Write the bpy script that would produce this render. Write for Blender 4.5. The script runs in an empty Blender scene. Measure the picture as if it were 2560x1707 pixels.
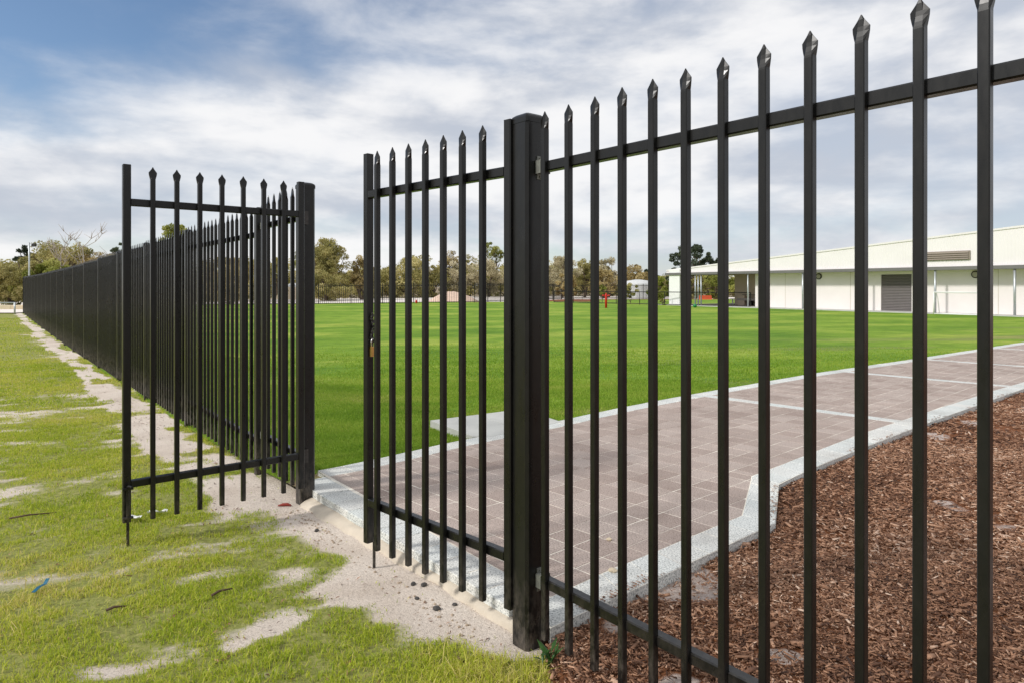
import bpy, math, random
import numpy as np
from mathutils import Vector, Matrix

random.seed(7)
RNG = np.random.default_rng(7)
scene = bpy.context.scene
COL = scene.collection
R = math.radians

# ------------------------------------------------------------------ camera
CAM_H = 1.434
cam_data = bpy.data.cameras.new("camera")
cam_data.lens = 24.0
cam_data.sensor_width = 36.0
cam_data.shift_y = -0.0537
cam_data.clip_start = 0.05
cam_data.clip_end = 3000.0
cam = bpy.data.objects.new("camera", cam_data)
cam.location = (0.0, 0.0, CAM_H)
cam.rotation_euler = (R(90), 0, 0)
COL.objects.link(cam)
scene.camera = cam

# ------------------------------------------------------------------ light
SUN_TO = Vector((-0.92, -0.39, 0.0)).normalized()
SUN_EL = R(38)
sun_dir = Vector((SUN_TO.x * math.cos(SUN_EL), SUN_TO.y * math.cos(SUN_EL), math.sin(SUN_EL)))
sd = bpy.data.lights.new("sun", 'SUN')
sd.energy = 2.6
sd.angle = R(6.0)
sd.color = (1.0, 0.965, 0.92)
sun = bpy.data.objects.new("sun", sd)
sun.rotation_euler = sun_dir.to_track_quat('Z', 'Y').to_euler()
COL.objects.link(sun)

world = bpy.data.worlds.new("World")
scene.world = world
world.use_nodes = True
wt = world.node_tree
for n in list(wt.nodes):
    wt.nodes.remove(n)


def N(tree, kind, **kw):
    n = tree.nodes.new(kind)
    for k, v in kw.items():
        setattr(n, k, v)
    return n


def build_world():
    L = wt.links.new
    out = N(wt, 'ShaderNodeOutputWorld')
    sky = N(wt, 'ShaderNodeTexSky', sky_type='NISHITA', sun_disc=False)
    sky.sun_elevation = SUN_EL
    sky.sun_rotation = math.atan2(SUN_TO.x, SUN_TO.y)
    sky.air_density = 1.0
    sky.dust_density = 0.3
    sky.ozone_density = 3.0
    bg_sky = N(wt, 'ShaderNodeBackground')
    bg_sky.inputs[1].default_value = 0.12
    L(sky.outputs[0], bg_sky.inputs[0])

    tc = N(wt, 'ShaderNodeTexCoord')
    sep = N(wt, 'ShaderNodeSeparateXYZ')
    L(tc.outputs['Generated'], sep.inputs[0])

    def M(op, a, b=None, clamp=False):
        n = N(wt, 'ShaderNodeMath', operation=op, use_clamp=clamp)
        for i, v in enumerate((a, b)):
            if v is None:
                continue
            if isinstance(v, (int, float)):
                n.inputs[i].default_value = v
            else:
                L(v, n.inputs[i])
        return n.outputs[0]

    def rng(v, a, b, c=0.0, d=1.0, smooth=True):
        n = N(wt, 'ShaderNodeMapRange', interpolation_type='SMOOTHSTEP' if smooth else 'LINEAR')
        n.inputs[1].default_value = a
        n.inputs[2].default_value = b
        n.inputs[3].default_value = c
        n.inputs[4].default_value = d
        L(v, n.inputs[0])
        return n.outputs[0]

    # cloud layer seen as a flat deck overhead: position on the deck = dir.xy / dir.z
    z = M('MAXIMUM', sep.outputs[2], 0.004)
    zz = M('ADD', z, 0.075)
    px = M('DIVIDE', sep.outputs[0], zz)
    py = M('DIVIDE', sep.outputs[1], zz)
    comb = N(wt, 'ShaderNodeCombineXYZ')
    L(px, comb.inputs[0])
    L(py, comb.inputs[1])

    def noise(scale, detail, rough, off=(0, 0, 0), sc=(1, 1, 1), dist=0.0):
        mp = N(wt, 'ShaderNodeMapping')
        mp.inputs['Location'].default_value = off
        mp.inputs['Scale'].default_value = sc
        L(comb.outputs[0], mp.inputs[0])
        t = N(wt, 'ShaderNodeTexNoise')
        t.inputs['Scale'].default_value = scale
        t.inputs['Detail'].default_value = detail
        t.inputs['Roughness'].default_value = rough
        t.inputs['Distortion'].default_value = dist
        L(mp.outputs[0], t.inputs[0])
        return t.outputs[0]

    def puff(scale, detail, rough, off, sc, dist=0.0):
        mp = N(wt, 'ShaderNodeMapping')
        mp.inputs['Location'].default_value = off
        mp.inputs['Scale'].default_value = sc
        L(tc.outputs['Generated'], mp.inputs[0])
        t = N(wt, 'ShaderNodeTexNoise')
        t.inputs['Scale'].default_value = scale
        t.inputs['Detail'].default_value = detail
        t.inputs['Roughness'].default_value = rough
        t.inputs['Distortion'].default_value = dist
        L(mp.outputs[0], t.inputs[0])
        return t.outputs[0]

    big = noise(0.5, 3, 0.5, (3.1, 1.7, 0), (0.8, 1.0, 1), 0.2)
    fine = puff(6.0, 7, 0.55, (0.3, 4.2, 1.0), (1.0, 1.0, 2.3), 0.15)
    shade = puff(3.4, 6, 0.55, (5.3, 0.6, 2.0), (0.9, 0.9, 3.0), 0.15)
    # a rift of blue in the deck, front left and overhead
    dx = M('ADD', px, 1.75)
    dy = M('ADD', py, -1.75)
    warp = M('MULTIPLY', M('ADD', fine, -0.5), 1.5)
    warp2 = M('MULTIPLY', M('ADD', big, -0.5), 1.6)
    r2 = M('SQRT', M('ADD', M('MULTIPLY', M('MULTIPLY', dx, dx), 0.40), M('MULTIPLY', M('MULTIPLY', dy, dy), 0.95)))
    r2 = M('ADD', r2, M('ADD', warp, warp2))
    rift = rng(r2, 0.30, 1.70)
    # scattered thin places, more of them towards the far deck
    far = rng(py, 4.0, 8.0)
    thin = rng(M('ADD', M('MULTIPLY', fine, 0.55), M('MULTIPLY', big, 0.45)), 0.36, 0.56)
    thinmix = M('ADD', M('MULTIPLY', thin, M('ADD', 0.14, M('MULTIPLY', far, 0.44))),
                M('SUBTRACT', 0.86, M('MULTIPLY', far, 0.44)))
    cover = M('MULTIPLY', rift, thinmix, True)
    cover = M('MULTIPLY', cover, 0.97)
    # cloud brightness: grey bellies, brighter rims
    bell = rng(M('ADD', M('MULTIPLY', shade, 0.7), M('MULTIPLY', fine, 0.3)), 0.38, 0.58)
    ramp = N(wt, 'ShaderNodeMix', data_type='RGBA')
    ramp.inputs[6].default_value = (0.56, 0.60, 0.68, 1)
    ramp.inputs[7].default_value = (0.96, 0.955, 0.96, 1)
    L(bell, ramp.inputs[0])
    bg_c = N(wt, 'ShaderNodeBackground')
    bg_c.inputs[1].default_value = 1.0
    L(ramp.outputs[2], bg_c.inputs[0])
    mix = N(wt, 'ShaderNodeMixShader')
    L(cover, mix.inputs[0])
    L(bg_sky.outputs[0], mix.inputs[1])
    L(bg_c.outputs[0], mix.inputs[2])
    L(mix.outputs[0], out.inputs[0])


build_world()

scene.view_settings.view_transform = 'Standard'
scene.view_settings.look = 'None'
scene.view_settings.exposure = 0.0
scene.view_settings.gamma = 1.0
scene.view_settings.use_curve_mapping = False
scene.render.engine = 'CYCLES'
scene.cycles.use_denoising = True
scene.cycles.max_bounces = 6
scene.cycles.diffuse_bounces = 3
scene.cycles.glossy_bounces = 3
scene.cycles.transparent_max_bounces = 6


# ------------------------------------------------------------------ helpers
def srgb(r, g, b):
    def c(v):
        v /= 255.0
        return v / 12.92 if v <= 0.04045 else ((v + 0.055) / 1.055) ** 2.4
    return (c(r), c(g), c(b), 1.0)


class MB:
    """collects polygons for one mesh"""

    def __init__(self):
        self.v = []
        self.f = []

    def add(self, vs, fs):
        o = len(self.v)
        self.v.extend([tuple(p) for p in vs])
        self.f.extend([tuple(i + o for i in q) for q in fs])
        return self

    def box(self, c, s, rz=0.0):
        cx, cy, cz = c
        hx, hy, hz = s[0] / 2, s[1] / 2, s[2] / 2
        co, si = math.cos(rz), math.sin(rz)
        vs = []
        for dz in (-hz, hz):
            for dx, dy in ((-hx, -hy), (hx, -hy), (hx, hy), (-hx, hy)):
                vs.append((cx + dx * co - dy * si, cy + dx * si + dy * co, cz + dz))
        return self.add(vs, [(3, 2, 1, 0), (4, 5, 6, 7), (0, 1, 5, 4), (1, 2, 6, 5), (2, 3, 7, 6), (3, 0, 4, 7)])

    def loft(self, secs, cap=True):
        n = len(secs[0])
        vs = [p for s in secs for p in s]
        fs = []
        for k in range(len(secs) - 1):
            for i in range(n):
                j = (i + 1) % n
                fs.append((k * n + i, k * n + j, (k + 1) * n + j, (k + 1) * n + i))
        if cap:
            fs.append(tuple(range(n - 1, -1, -1)))
            fs.append(tuple((len(secs) - 1) * n + i for i in range(n)))
        return self.add(vs, fs)

    def tube(self, pts, rad, n=8, cap=True):
        pts = [Vector(p) for p in pts]
        if not isinstance(rad, (list, tuple)):
            rad = [rad] * len(pts)
        secs = []
        up = Vector((0.31, 0.17, 0.93)).normalized()
        for i, p in enumerate(pts):
            a = pts[max(0, i - 1)]
            b = pts[min(len(pts) - 1, i + 1)]
            t = (b - a).normalized()
            x = t.cross(up)
            if x.length < 0.05:
                x = t.cross(Vector((1, 0, 0)))
            x.normalize()
            y = t.cross(x).normalized()
            secs.append([tuple(p + rad[i] * (math.cos(2 * math.pi * k / n) * x - math.sin(2 * math.pi * k / n) * y)) for k in range(n)])
        return self.loft(secs, cap)

    def bar(self, a, b, w, h):
        """square bar with eased edges from a to b; w across, h upright"""
        a, b = Vector(a), Vector(b)
        t = (b - a).normalized()
        up = Vector((0, 0, 1)) if abs(t.z) < 0.9 else Vector((0, 1, 0))
        x = t.cross(up).normalized()
        y = x.cross(t).normalized()
        e = min(w, h) * 0.11
        prof = []
        for sx, sy in ((-1, -1), (1, -1), (1, 1), (-1, 1)):
            X, Y = sx * w / 2, sy * h / 2
            q = [(X - sx * e, Y), (X, Y - sy * e)]
            if sx * sy > 0:
                q.reverse()
            prof.extend(q)
        prof = [prof[i] for i in range(8)]
        secs = [[tuple(p + x * u + y * v) for u, v in prof] for p in (a, b)]
        return self.loft(secs)

    def build(self, name, mat, parent=None, loc=None, smooth=False):
        me = bpy.data.meshes.new(name)
        me.from_pydata(self.v, [], self.f)
        me.validate()
        if smooth:
            me.polygons.foreach_set("use_smooth", [True] * len(me.polygons))
        me.update()
        return link(name, me, mat, parent, loc)


def link(name, me, mat, parent=None, loc=None):
    if mat is not None and not me.materials:
        me.materials.append(mat)
    o = bpy.data.objects.new(name, me)
    COL.objects.link(o)
    if parent is not None:
        o.parent = parent
    if loc is not None:
        o.location = loc
    return o


def fastmesh(name, verts, faces, mat, parent=None, attr=None, smooth=False):
    """verts (n,3), faces (m,k) arrays -> object; attr = per-vertex float attribute 'var'"""
    verts = np.asarray(verts, dtype=np.float32)
    faces = np.asarray(faces, dtype=np.int32)
    k = faces.shape[1]
    me = bpy.data.meshes.new(name)
    me.vertices.add(len(verts))
    me.vertices.foreach_set("co", verts.ravel())
    me.loops.add(faces.size)
    me.loops.foreach_set("vertex_index", faces.ravel())
    me.polygons.add(len(faces))
    me.polygons.foreach_set("loop_start", np.arange(0, faces.size, k, dtype=np.int32))
    try:
        me.polygons.foreach_set("loop_total", np.full(len(faces), k, dtype=np.int32))
    except Exception:
        pass
    if attr is not None:
        a = me.attributes.new("var", 'FLOAT', 'POINT')
        a.data.foreach_set("value", np.asarray(attr, dtype=np.float32))
    me.update(calc_edges=True)
    me.validate()
    if smooth:
        me.polygons.foreach_set("use_smooth", np.ones(len(me.polygons), dtype=bool))
    return link(name, me, mat, parent)


def thing(name, label, cat, loc=(0, 0, 0), rz=0.0, group=None):
    o = bpy.data.objects.new(name, None)
    o.empty_display_size = 0.2
    COL.objects.link(o)
    o.location = loc
    o.rotation_euler = (0, 0, rz)
    return tag(o, label, cat, group)


def tag(o, label, cat, group=None):
    o["label"] = label
    o["category"] = cat
    if group:
        o["group"] = group
    return o


def struct(o):
    o["kind"] = "structure"
    return o


def stuff(o, label=None, cat=None):
    o["kind"] = "stuff"
    if label:
        o["label"] = label
    if cat:
        o["category"] = cat
    return o


# value noise in numpy, used for patches of grass, sand and mulch
def _hash(ix, iy, seed):
    h = (ix.astype(np.int64) * 374761393 + iy.astype(np.int64) * 668265263 + seed * 1442695041) & 0xFFFFFFFF
    h = ((h ^ (h >> 13)) * 1274126177) & 0xFFFFFFFF
    return ((h ^ (h >> 16)) & 0xFFFF) / 65535.0


def vnoise(x, y, seed=0):
    x = np.asarray(x, float)
    y = np.asarray(y, float)
    ix, iy = np.floor(x), np.floor(y)
    fx, fy = x - ix, y - iy
    fx = fx * fx * (3 - 2 * fx)
    fy = fy * fy * (3 - 2 * fy)
    a = _hash(ix, iy, seed)
    b = _hash(ix + 1, iy, seed)
    c = _hash(ix, iy + 1, seed)
    d = _hash(ix + 1, iy + 1, seed)
    return (a * (1 - fx) + b * fx) * (1 - fy) + (c * (1 - fx) + d * fx) * fy


def fbm(x, y, oct=4, seed=0):
    s = 0.0
    a = 0.5
    t = 0.0
    for o in range(oct):
        s = s + a * vnoise(np.asarray(x) * 2 ** o, np.asarray(y) * 2 ** o, seed + o * 17)
        t += a
        a *= 0.5
    return s / t


# ------------------------------------------------------------------ materials
def new_mat(name):
    m = bpy.data.materials.new(name)
    m.use_nodes = True
    t = m.node_tree
    return m, t, t.nodes['Principled BSDF'], t.links.new


def tnoise(t, scale, detail=4, rough=0.55, coord='Object', sc=None, dist=0.0):
    tc = N(t, 'ShaderNodeTexCoord')
    src = tc.outputs[coord]
    if sc:
        mp = N(t, 'ShaderNodeMapping')
        mp.inputs['Scale'].default_value = sc
        t.links.new(src, mp.inputs[0])
        src = mp.outputs[0]
    n = N(t, 'ShaderNodeTexNoise')
    n.inputs['Scale'].default_value = scale
    n.inputs['Detail'].default_value = detail
    n.inputs['Roughness'].default_value = rough
    n.inputs['Distortion'].default_value = dist
    t.links.new(src, n.inputs[0])
    return n.outputs[0]


def ramp(t, fac, stops):
    r = N(t, 'ShaderNodeValToRGB')
    el = r.color_ramp.elements
    while len(el) > 1:
        el.remove(el[-1])
    el[0].position, el[0].color = stops[0]
    for p, c in stops[1:]:
        e = el.new(p)
        e.color = c
    t.links.new(fac, r.inputs[0])
    return r.outputs[0]


def bump(t, bsdf, h, strength, dist=0.01):
    b = N(t, 'ShaderNodeBump')
    b.inputs['Strength'].default_value = strength
    b.inputs['Distance'].default_value = dist
    t.links.new(h, b.inputs['Height'])
    t.links.new(b.outputs[0], bsdf.inputs['Normal'])


def mixc(t, fac, a, b, mode='MIX'):
    m = N(t, 'ShaderNodeMix', data_type='RGBA', blend_type=mode)
    for i, v in ((0, fac), (6, a), (7, b)):
        if isinstance(v, (int, float)):
            m.inputs[i].default_value = v
        elif isinstance(v, tuple):
            m.inputs[i].default_value = v
        else:
            t.links.new(v, m.inputs[i])
    return m.outputs[2]


def plain(name, col, rough=0.6, metal=0.0, var=0.08, scale=8.0, bumpk=0.0, coat=0.0):
    m, t, b, L = new_mat(name)
    n = tnoise(t, scale, 5)
    c = tuple(col[:3])
    lo = tuple(max(0.0, v * (1 - var)) for v in c) + (1,)
    hi = tuple(min(1.0, v * (1 + var)) for v in c) + (1,)
    L(ramp(t, n, [(0.3, lo), (0.7, hi)]), b.inputs['Base Color'])
    b.inputs['Roughness'].default_value = rough
    b.inputs['Metallic'].default_value = metal
    if coat:
        b.inputs['Coat Weight'].default_value = coat
    if bumpk:
        bump(t, b, tnoise(t, scale * 12, 3), bumpk, 0.003)
    return m


def mat_powdercoat():
    m, t, b, L = new_mat("black_powder_coat")
    geo = N(t, 'ShaderNodeNewGeometry')

    def wn(scale, detail, rough, sc):
        mp = N(t, 'ShaderNodeMapping')
        mp.inputs['Scale'].default_value = sc
        L(geo.outputs['Position'], mp.inputs[0])
        n = N(t, 'ShaderNodeTexNoise')
        n.inputs['Scale'].default_value = scale
        n.inputs['Detail'].default_value = detail
        n.inputs['Roughness'].default_value = rough
        L(mp.outputs[0], n.inputs[0])
        return n.outputs[0]
    g = wn(9.0, 5, 0.6, (1, 1, 0.15))
    pc = (ramp(t, g, [(0.3, (0.0060, 0.0060, 0.0056, 1)), (0.75, (0.0095, 0.0094, 0.0092, 1))]))
    # sand splashed up the lowest hand's breadth, and a film of dust higher up
    sx = N(t, 'ShaderNodeSeparateXYZ')
    L(geo.outputs['Position'], sx.inputs[0])
    mr = N(t, 'ShaderNodeMapRange')
    mr.inputs[1].default_value = 0.0
    mr.inputs[2].default_value = 0.32
    mr.inputs[3].default_value = 1.0
    mr.inputs[4].default_value = 0.035
    L(sx.outputs[2], mr.inputs[0])
    dn = ramp(t, wn(34, 5, 0.7, (1, 1, 0.5)), [(0.42, (0, 0, 0, 1)), (0.72, (0.42,) * 3 + (1,))])
    dm = N(t, 'ShaderNodeMath', operation='MULTIPLY')
    L(mr.outputs[0], dm.inputs[0])
    L(dn, dm.inputs[1])
    L(mixc(t, dm.outputs[0], pc, srgb(158, 146, 134)), b.inputs['Base Color'])
    L(ramp(t, wn(30, 4, 0.6, (1, 1, 0.3)), [(0.3, (0.24,) * 3 + (1,)), (0.75, (0.40,) * 3 + (1,))]), b.inputs['Roughness'])
    b.inputs['Specular IOR Level'].default_value = 0.36
    bump(t, b, wn(600, 2, 0.5, (1, 1, 1)), 0.06, 0.0006)
    return m


def mat_leaf(name, stops, trans=0.35, rough=0.6):
    m, t, b, L = new_mat(name)
    at = N(t, 'ShaderNodeAttribute', attribute_name='var')
    big = tnoise(t, 0.6, 3)
    mm = N(t, 'ShaderNodeMath', operation='MULTIPLY_ADD')
    L(big, mm.inputs[0])
    mm.inputs[1].default_value = 0.5
    ad = N(t, 'ShaderNodeMath', operation='MULTIPLY')
    L(at.outputs['Fac'], ad.inputs[0])
    ad.inputs[1].default_value = 0.72
    L(ad.outputs[0], mm.inputs[2])
    col = ramp(t, mm.outputs[0], stops)
    L(col, b.inputs['Base Color'])
    b.inputs['Roughness'].default_value = rough
    b.inputs['Specular IOR Level'].default_value = 0.3
    tr = N(t, 'ShaderNodeBsdfTranslucent')
    L(col, tr.inputs[0])
    mx = N(t, 'ShaderNodeMixShader')
    mx.inputs[0].default_value = trans
    L(b.outputs[0], mx.inputs[1])
    L(tr.outputs[0], mx.inputs[2])
    out = [n for n in t.nodes if n.type == 'OUTPUT_MATERIAL'][0]
    L(mx.outputs[0], out.inputs[0])
    return m


def mat_sand():
    """sandy verge soil; attribute var = how much thatch and dirt lies in it"""
    m, t, b, L = new_mat("sandy_soil")
    at = N(t, 'ShaderNodeAttribute', attribute_name='var')
    sand = ramp(t, tnoise(t, 2.2, 7, 0.62), [(0.28, srgb(212, 196, 180)), (0.5, srgb(232, 218, 203)), (0.75, srgb(242, 230, 216))])
    grain = ramp(t, tnoise(t, 120, 3, 0.7), [(0.36, (0.78, 0.76, 0.74, 1)), (0.52, (1.0, 1.0, 1.0, 1))])
    sand = mixc(t, 1.0, sand, grain, 'MULTIPLY')
    speck = ramp(t, tnoise(t, 48, 3, 0.65), [(0.29, (0.28, 0.23, 0.19, 1)), (0.36, (1, 1, 1, 1))])
    sand = mixc(t, 0.8, sand, speck, 'MULTIPLY')
    th = ramp(t, tnoise(t, 30, 6, 0.7), [(0.3, srgb(100, 98, 46)), (0.5, srgb(140, 148, 58)), (0.75, srgb(184, 172, 112))])
    mixn = N(t, 'ShaderNodeMath', operation='MULTIPLY_ADD')
    L(tnoise(t, 22, 5, 0.7), mixn.inputs[0])
    mixn.inputs[1].default_value = 0.7
    L(at.outputs['Fac'], mixn.inputs[2])
    fac = ramp(t, mixn.outputs[0], [(0.55, (0, 0, 0, 1)), (1.15, (0.92,) * 3 + (1,))])
    L(mixc(t, fac, sand, th), b.inputs['Base Color'])
    b.inputs['Roughness'].default_value = 0.95
    b.inputs['Specular IOR Level'].default_value = 0.15
    bump(t, b, tnoise(t, 45, 6, 0.75), 0.9, 0.02)
    return m


def mat_lawn():
    m, t, b, L = new_mat("mown_lawn")
    a = tnoise(t, 0.30, 5, 0.6, 'Object', (0.7, 1.2, 1))
    fine = tnoise(t, 34, 6, 0.75)
    mid = tnoise(t, 2.4, 6, 0.7, 'Object', (0.8, 1.2, 1))
    c1 = ramp(t, a, [(0.36, srgb(104, 144, 38)), (0.5, srgb(130, 164, 50)), (0.64, srgb(166, 184, 78))])
    c2 = ramp(t, fine, [(0.28, (0.62, 0.64, 0.55, 1)), (0.62, (1.08, 1.06, 1.0, 1))])
    c3 = ramp(t, mid, [(0.36, (0.72, 0.78, 0.62, 1)), (0.60, (1.08, 1.05, 1.04, 1))])
    c = mixc(t, 1.0, c1, c2, 'MULTIPLY')
    c = mixc(t, 1.0, c, c3, 'MULTIPLY')
    at = N(t, 'ShaderNodeAttribute', attribute_name='var')
    soil = ramp(t, tnoise(t, 40, 5, 0.7), [(0.3, srgb(120, 98, 72)), (0.7, srgb(186, 164, 132))])
    c = mixc(t, at.outputs['Fac'], c, soil)
    L(c, b.inputs['Base Color'])
    b.inputs['Roughness'].default_value = 0.85
    b.inputs['Specular IOR Level'].default_value = 0.2
    bump(t, b, fine, 0.9, 0.03)
    return m


def mat_paver(name, cols, speck_dark, speck_amt):
    m, t, b, L = new_mat(name)
    oi = N(t, 'ShaderNodeObjectInfo')
    at = N(t, 'ShaderNodeAttribute', attribute_name='var')
    addv = N(t, 'ShaderNodeMath', operation='ADD')
    L(oi.outputs['Random'], addv.inputs[0])
    L(at.outputs['Fac'], addv.inputs[1])
    fr = N(t, 'ShaderNodeMath', operation='FRACT')
    L(addv.outputs[0], fr.inputs[0])
    base = ramp(t, fr.outputs[0], [(0.0, cols[0]), (0.5, cols[1]), (1.0, cols[2])])
    sp = ramp(t, tnoise(t, 110, 2, 0.6, 'Object'), [(0.38, speck_dark), (0.47, (1, 1, 1, 1)), (0.55, (1.0, 1.0, 1.0, 1)), (0.64, (1.25, 1.24, 1.22, 1))])
    c = mixc(t, speck_amt, base, sp, 'MULTIPLY')
    tc = N(t, 'ShaderNodeNewGeometry')
    nn = N(t, 'ShaderNodeTexNoise')
    nn.inputs['Scale'].default_value = 1.6
    nn.inputs['Detail'].default_value = 7
    nn.inputs['Roughness'].default_value = 0.65
    L(tc.outputs['Position'], nn.inputs[0])
    st = ramp(t, nn.outputs[0], [(0.3, (0.80, 0.78, 0.77, 1)), (0.5, (1.0, 1.0, 1.0, 1)), (0.60, (1.05, 1.05, 1.05, 1)), (0.70, (1.28, 1.28, 1.27, 1))])
    c = mixc(t, 1.0, c, st, 'MULTIPLY')
    L(c, b.inputs['Base Color'])
    b.inputs['Roughness'].default_value = 0.9
    b.inputs['Specular IOR Level'].default_value = 0.2
    bump(t, b, tnoise(t, 300, 3, 0.6), 0.35, 0.002)
    return m


def mat_mulch(name="mulch_chips"):
    m, t, b, L = new_mat(name)
    at = N(t, 'ShaderNodeAttribute', attribute_name='var')
    c = ramp(t, at.outputs['Fac'], [(0.0, srgb(72, 52, 42)), (0.35, srgb(130, 94, 73)), (0.62, srgb(172, 132, 105)),
                                    (0.82, srgb(192, 152, 124)), (1.0, srgb(226, 200, 178))])
    gr = ramp(t, tnoise(t, 90, 4, 0.6, 'Object', (1, 1, 1)), [(0.3, (0.72, 0.7, 0.68, 1)), (0.7, (1.1, 1.08, 1.06, 1))])
    L(mixc(t, 1.0, c, gr, 'MULTIPLY'), b.inputs['Base Color'])
    b.inputs['Roughness'].default_value = 0.85
    b.inputs['Specular IOR Level'].default_value = 0.25
    return m


def mat_mulch_bed():
    m, t, b, L = new_mat("mulch_bed")
    at = N(t, 'ShaderNodeAttribute', attribute_name='var')
    c1 = ramp(t, tnoise(t, 48, 6, 0.75, 'Object', (1, 1.8, 1)), [(0.25, srgb(64, 40, 28)), (0.45, srgb(122, 80, 56)),
                                                               (0.6, srgb(150, 98, 64)), (0.78, srgb(196, 150, 112))])
    sand = ramp(t, tnoise(t, 30, 5), [(0.3, srgb(176, 158, 146)), (0.7, srgb(214, 198, 188))])
    fac = ramp(t, at.outputs['Fac'], [(0.45, (0, 0, 0, 1)), (0.6, (1, 1, 1, 1))])
    L(mixc(t, fac, c1, sand), b.inputs['Base Color'])
    b.inputs['Roughness'].default_value = 0.95
    b.inputs['Specular IOR Level'].default_value = 0.15
    bump(t, b, tnoise(t, 55, 6, 0.75), 0.9, 0.02)
    return m


def mat_bark(name, lo, hi):
    m, t, b, L = new_mat(name)
    L(ramp(t, tnoise(t, 5, 6, 0.7, 'Object', (3, 3, 0.7)), [(0.3, lo), (0.7, hi)]), b.inputs['Base Color'])
    b.inputs['Roughness'].default_value = 0.9
    bump(t, b, tnoise(t, 14, 5, 0.7, 'Object', (3, 3, 0.6)), 0.6, 0.02)
    return m


BLACK = mat_powdercoat()
ZINC = plain("zinc_hardware", (0.24, 0.245, 0.22), 0.45, 0.5, 0.25, 60)
DARK_ZINC = plain("worn_dark_hinge", (0.055, 0.05, 0.047), 0.38, 0.5, 0.3, 60)
GALV = plain("galvanised_steel", (0.50, 0.53, 0.54), 0.42, 0.55, 0.12, 6)
BRASS = plain("brass", (0.62, 0.40, 0.14), 0.28, 1.0, 0.1, 30)
CHROME = plain("steel_shackle", (0.72, 0.70, 0.66), 0.2, 1.0, 0.05, 20)
CREAM = plain("cream_render", srgb(236, 229, 226), 0.8, 0, 0.03, 1.2, 0.15)
CREAM_SHEET = plain("cream_sheet_cladding", srgb(236, 231, 230), 0.55, 0, 0.025, 1.0)
WHITE = plain("white_paint", (0.86, 0.86, 0.84), 0.5, 0, 0.03, 3)
BEIGE = plain("beige_inner_wall", srgb(196, 178, 160), 0.8, 0, 0.04, 2)
GUTTER = plain("grey_gutter", srgb(112, 110, 108), 0.5, 0.0, 0.06, 3)
SOFFIT = plain("eave_lining", srgb(186, 176, 156), 0.8, 0, 0.04, 2)
SHUTTER = plain("roller_shutter_grey", srgb(112, 106, 104), 0.5, 0.1, 0.06, 5)
LOUVRE = plain("louvre_taupe", srgb(140, 128, 116), 0.55, 0, 0.06, 5)
DARK = plain("dark_interior", (0.03, 0.029, 0.028), 0.8)
CONCRETE = plain("pale_concrete", srgb(192, 192, 186), 0.9, 0, 0.09, 3.5, 0.3)
FOOTING = plain("cream_mortar_haunch", srgb(204, 192, 174), 0.95, 0, 0.16, 7, 0.8)
RED = plain("red_paint", srgb(205, 42, 30), 0.45, 0, 0.06, 8)
ORANGE = plain("orange_plastic", srgb(214, 84, 44), 0.5, 0, 0.06, 8)
GREEN_PL = plain("green_plastic", srgb(30, 128, 70), 0.45, 0, 0.08, 12)
BIN = plain("dull_green_bin", srgb(66, 82, 70), 0.5, 0, 0.08, 12)
BLUE = plain("blue_plastic", srgb(20, 96, 122), 0.4, 0, 0.2, 40)
STONE = plain("dark_grit_stone", (0.07, 0.065, 0.06), 0.9, 0, 0.4, 40, 0.5)
PALE_STONE = plain("pale_limestone", srgb(216, 200, 172), 0.9, 0, 0.15, 40, 0.4)
POD = plain("red_brown_pod", srgb(146, 52, 38), 0.6, 0, 0.25, 30)
PAPER = plain("white_scrap", srgb(226, 226, 222), 0.8, 0, 0.06, 30)
TWIG = plain("dry_twig", srgb(94, 74, 58), 0.9, 0, 0.3, 30)
SAND = mat_sand()
LAWN = mat_lawn()
TRACK = plain("pale_limestone_track", srgb(236, 226, 216), 0.95, 0, 0.06, 0.25, 0.2)
SANDGROUND = plain("bush_floor", srgb(158, 140, 112), 0.95, 0, 0.25, 0.12)
MOUND = plain("pinkish_gravel_heap", srgb(222, 194, 174), 0.95, 0, 0.12, 4.0, 0.9)
PAVER = mat_paver("purple_grey_paver", [srgb(165, 149, 140), srgb(174, 159, 150), srgb(182, 168, 159)], (0.60, 0.57, 0.55, 1), 1.0)
BORDER = mat_paver("white_grit_paver", [srgb(204, 208, 204), srgb(212, 214, 210), srgb(214, 213, 207)], (0.50, 0.51, 0.51, 1), 1.0)
JOINT = plain("joint_sand", srgb(236, 222, 208), 0.95, 0, 0.32, 2.2, 0.3)
MULCH = mat_mulch()
MULCHBED = mat_mulch_bed()
GRASS_V = mat_leaf("verge_grass", [(0.05, srgb(94, 124, 30)), (0.4, srgb(162, 184, 48)), (0.7, srgb(206, 210, 76)), (0.95, srgb(224, 208, 136))], 0.4)
GRASS_L = mat_leaf("lawn_grass", [(0.05, srgb(108, 144, 42)), (0.45, srgb(148, 178, 60)), (0.8, srgb(178, 190, 86)), (1.0, srgb(206, 200, 124))], 0.45)
LF_OLIVE = mat_leaf("olive_leaves", [(0.1, srgb(94, 94, 48)), (0.45, srgb(156, 150, 90)), (0.75, srgb(190, 180, 118)), (1.0, srgb(216, 204, 150))], 0.25)
LF_SILVER = mat_leaf("silver_leaves", [(0.1, srgb(116, 108, 80)), (0.45, srgb(180, 170, 134)), (0.75, srgb(212, 202, 168)), (1.0, srgb(232, 222, 194))], 0.25)
LF_BROWN = mat_leaf("russet_leaves", [(0.1, srgb(100, 86, 52)), (0.45, srgb(160, 142, 92)), (0.75, srgb(194, 176, 122)), (1.0, srgb(216, 200, 152))], 0.25)
LF_GREEN = mat_leaf("fresh_leaves", [(0.1, srgb(88, 96, 36)), (0.45, srgb(136, 142, 62)), (0.75, srgb(170, 172, 90)), (1.0, srgb(196, 192, 116))], 0.3)
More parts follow.
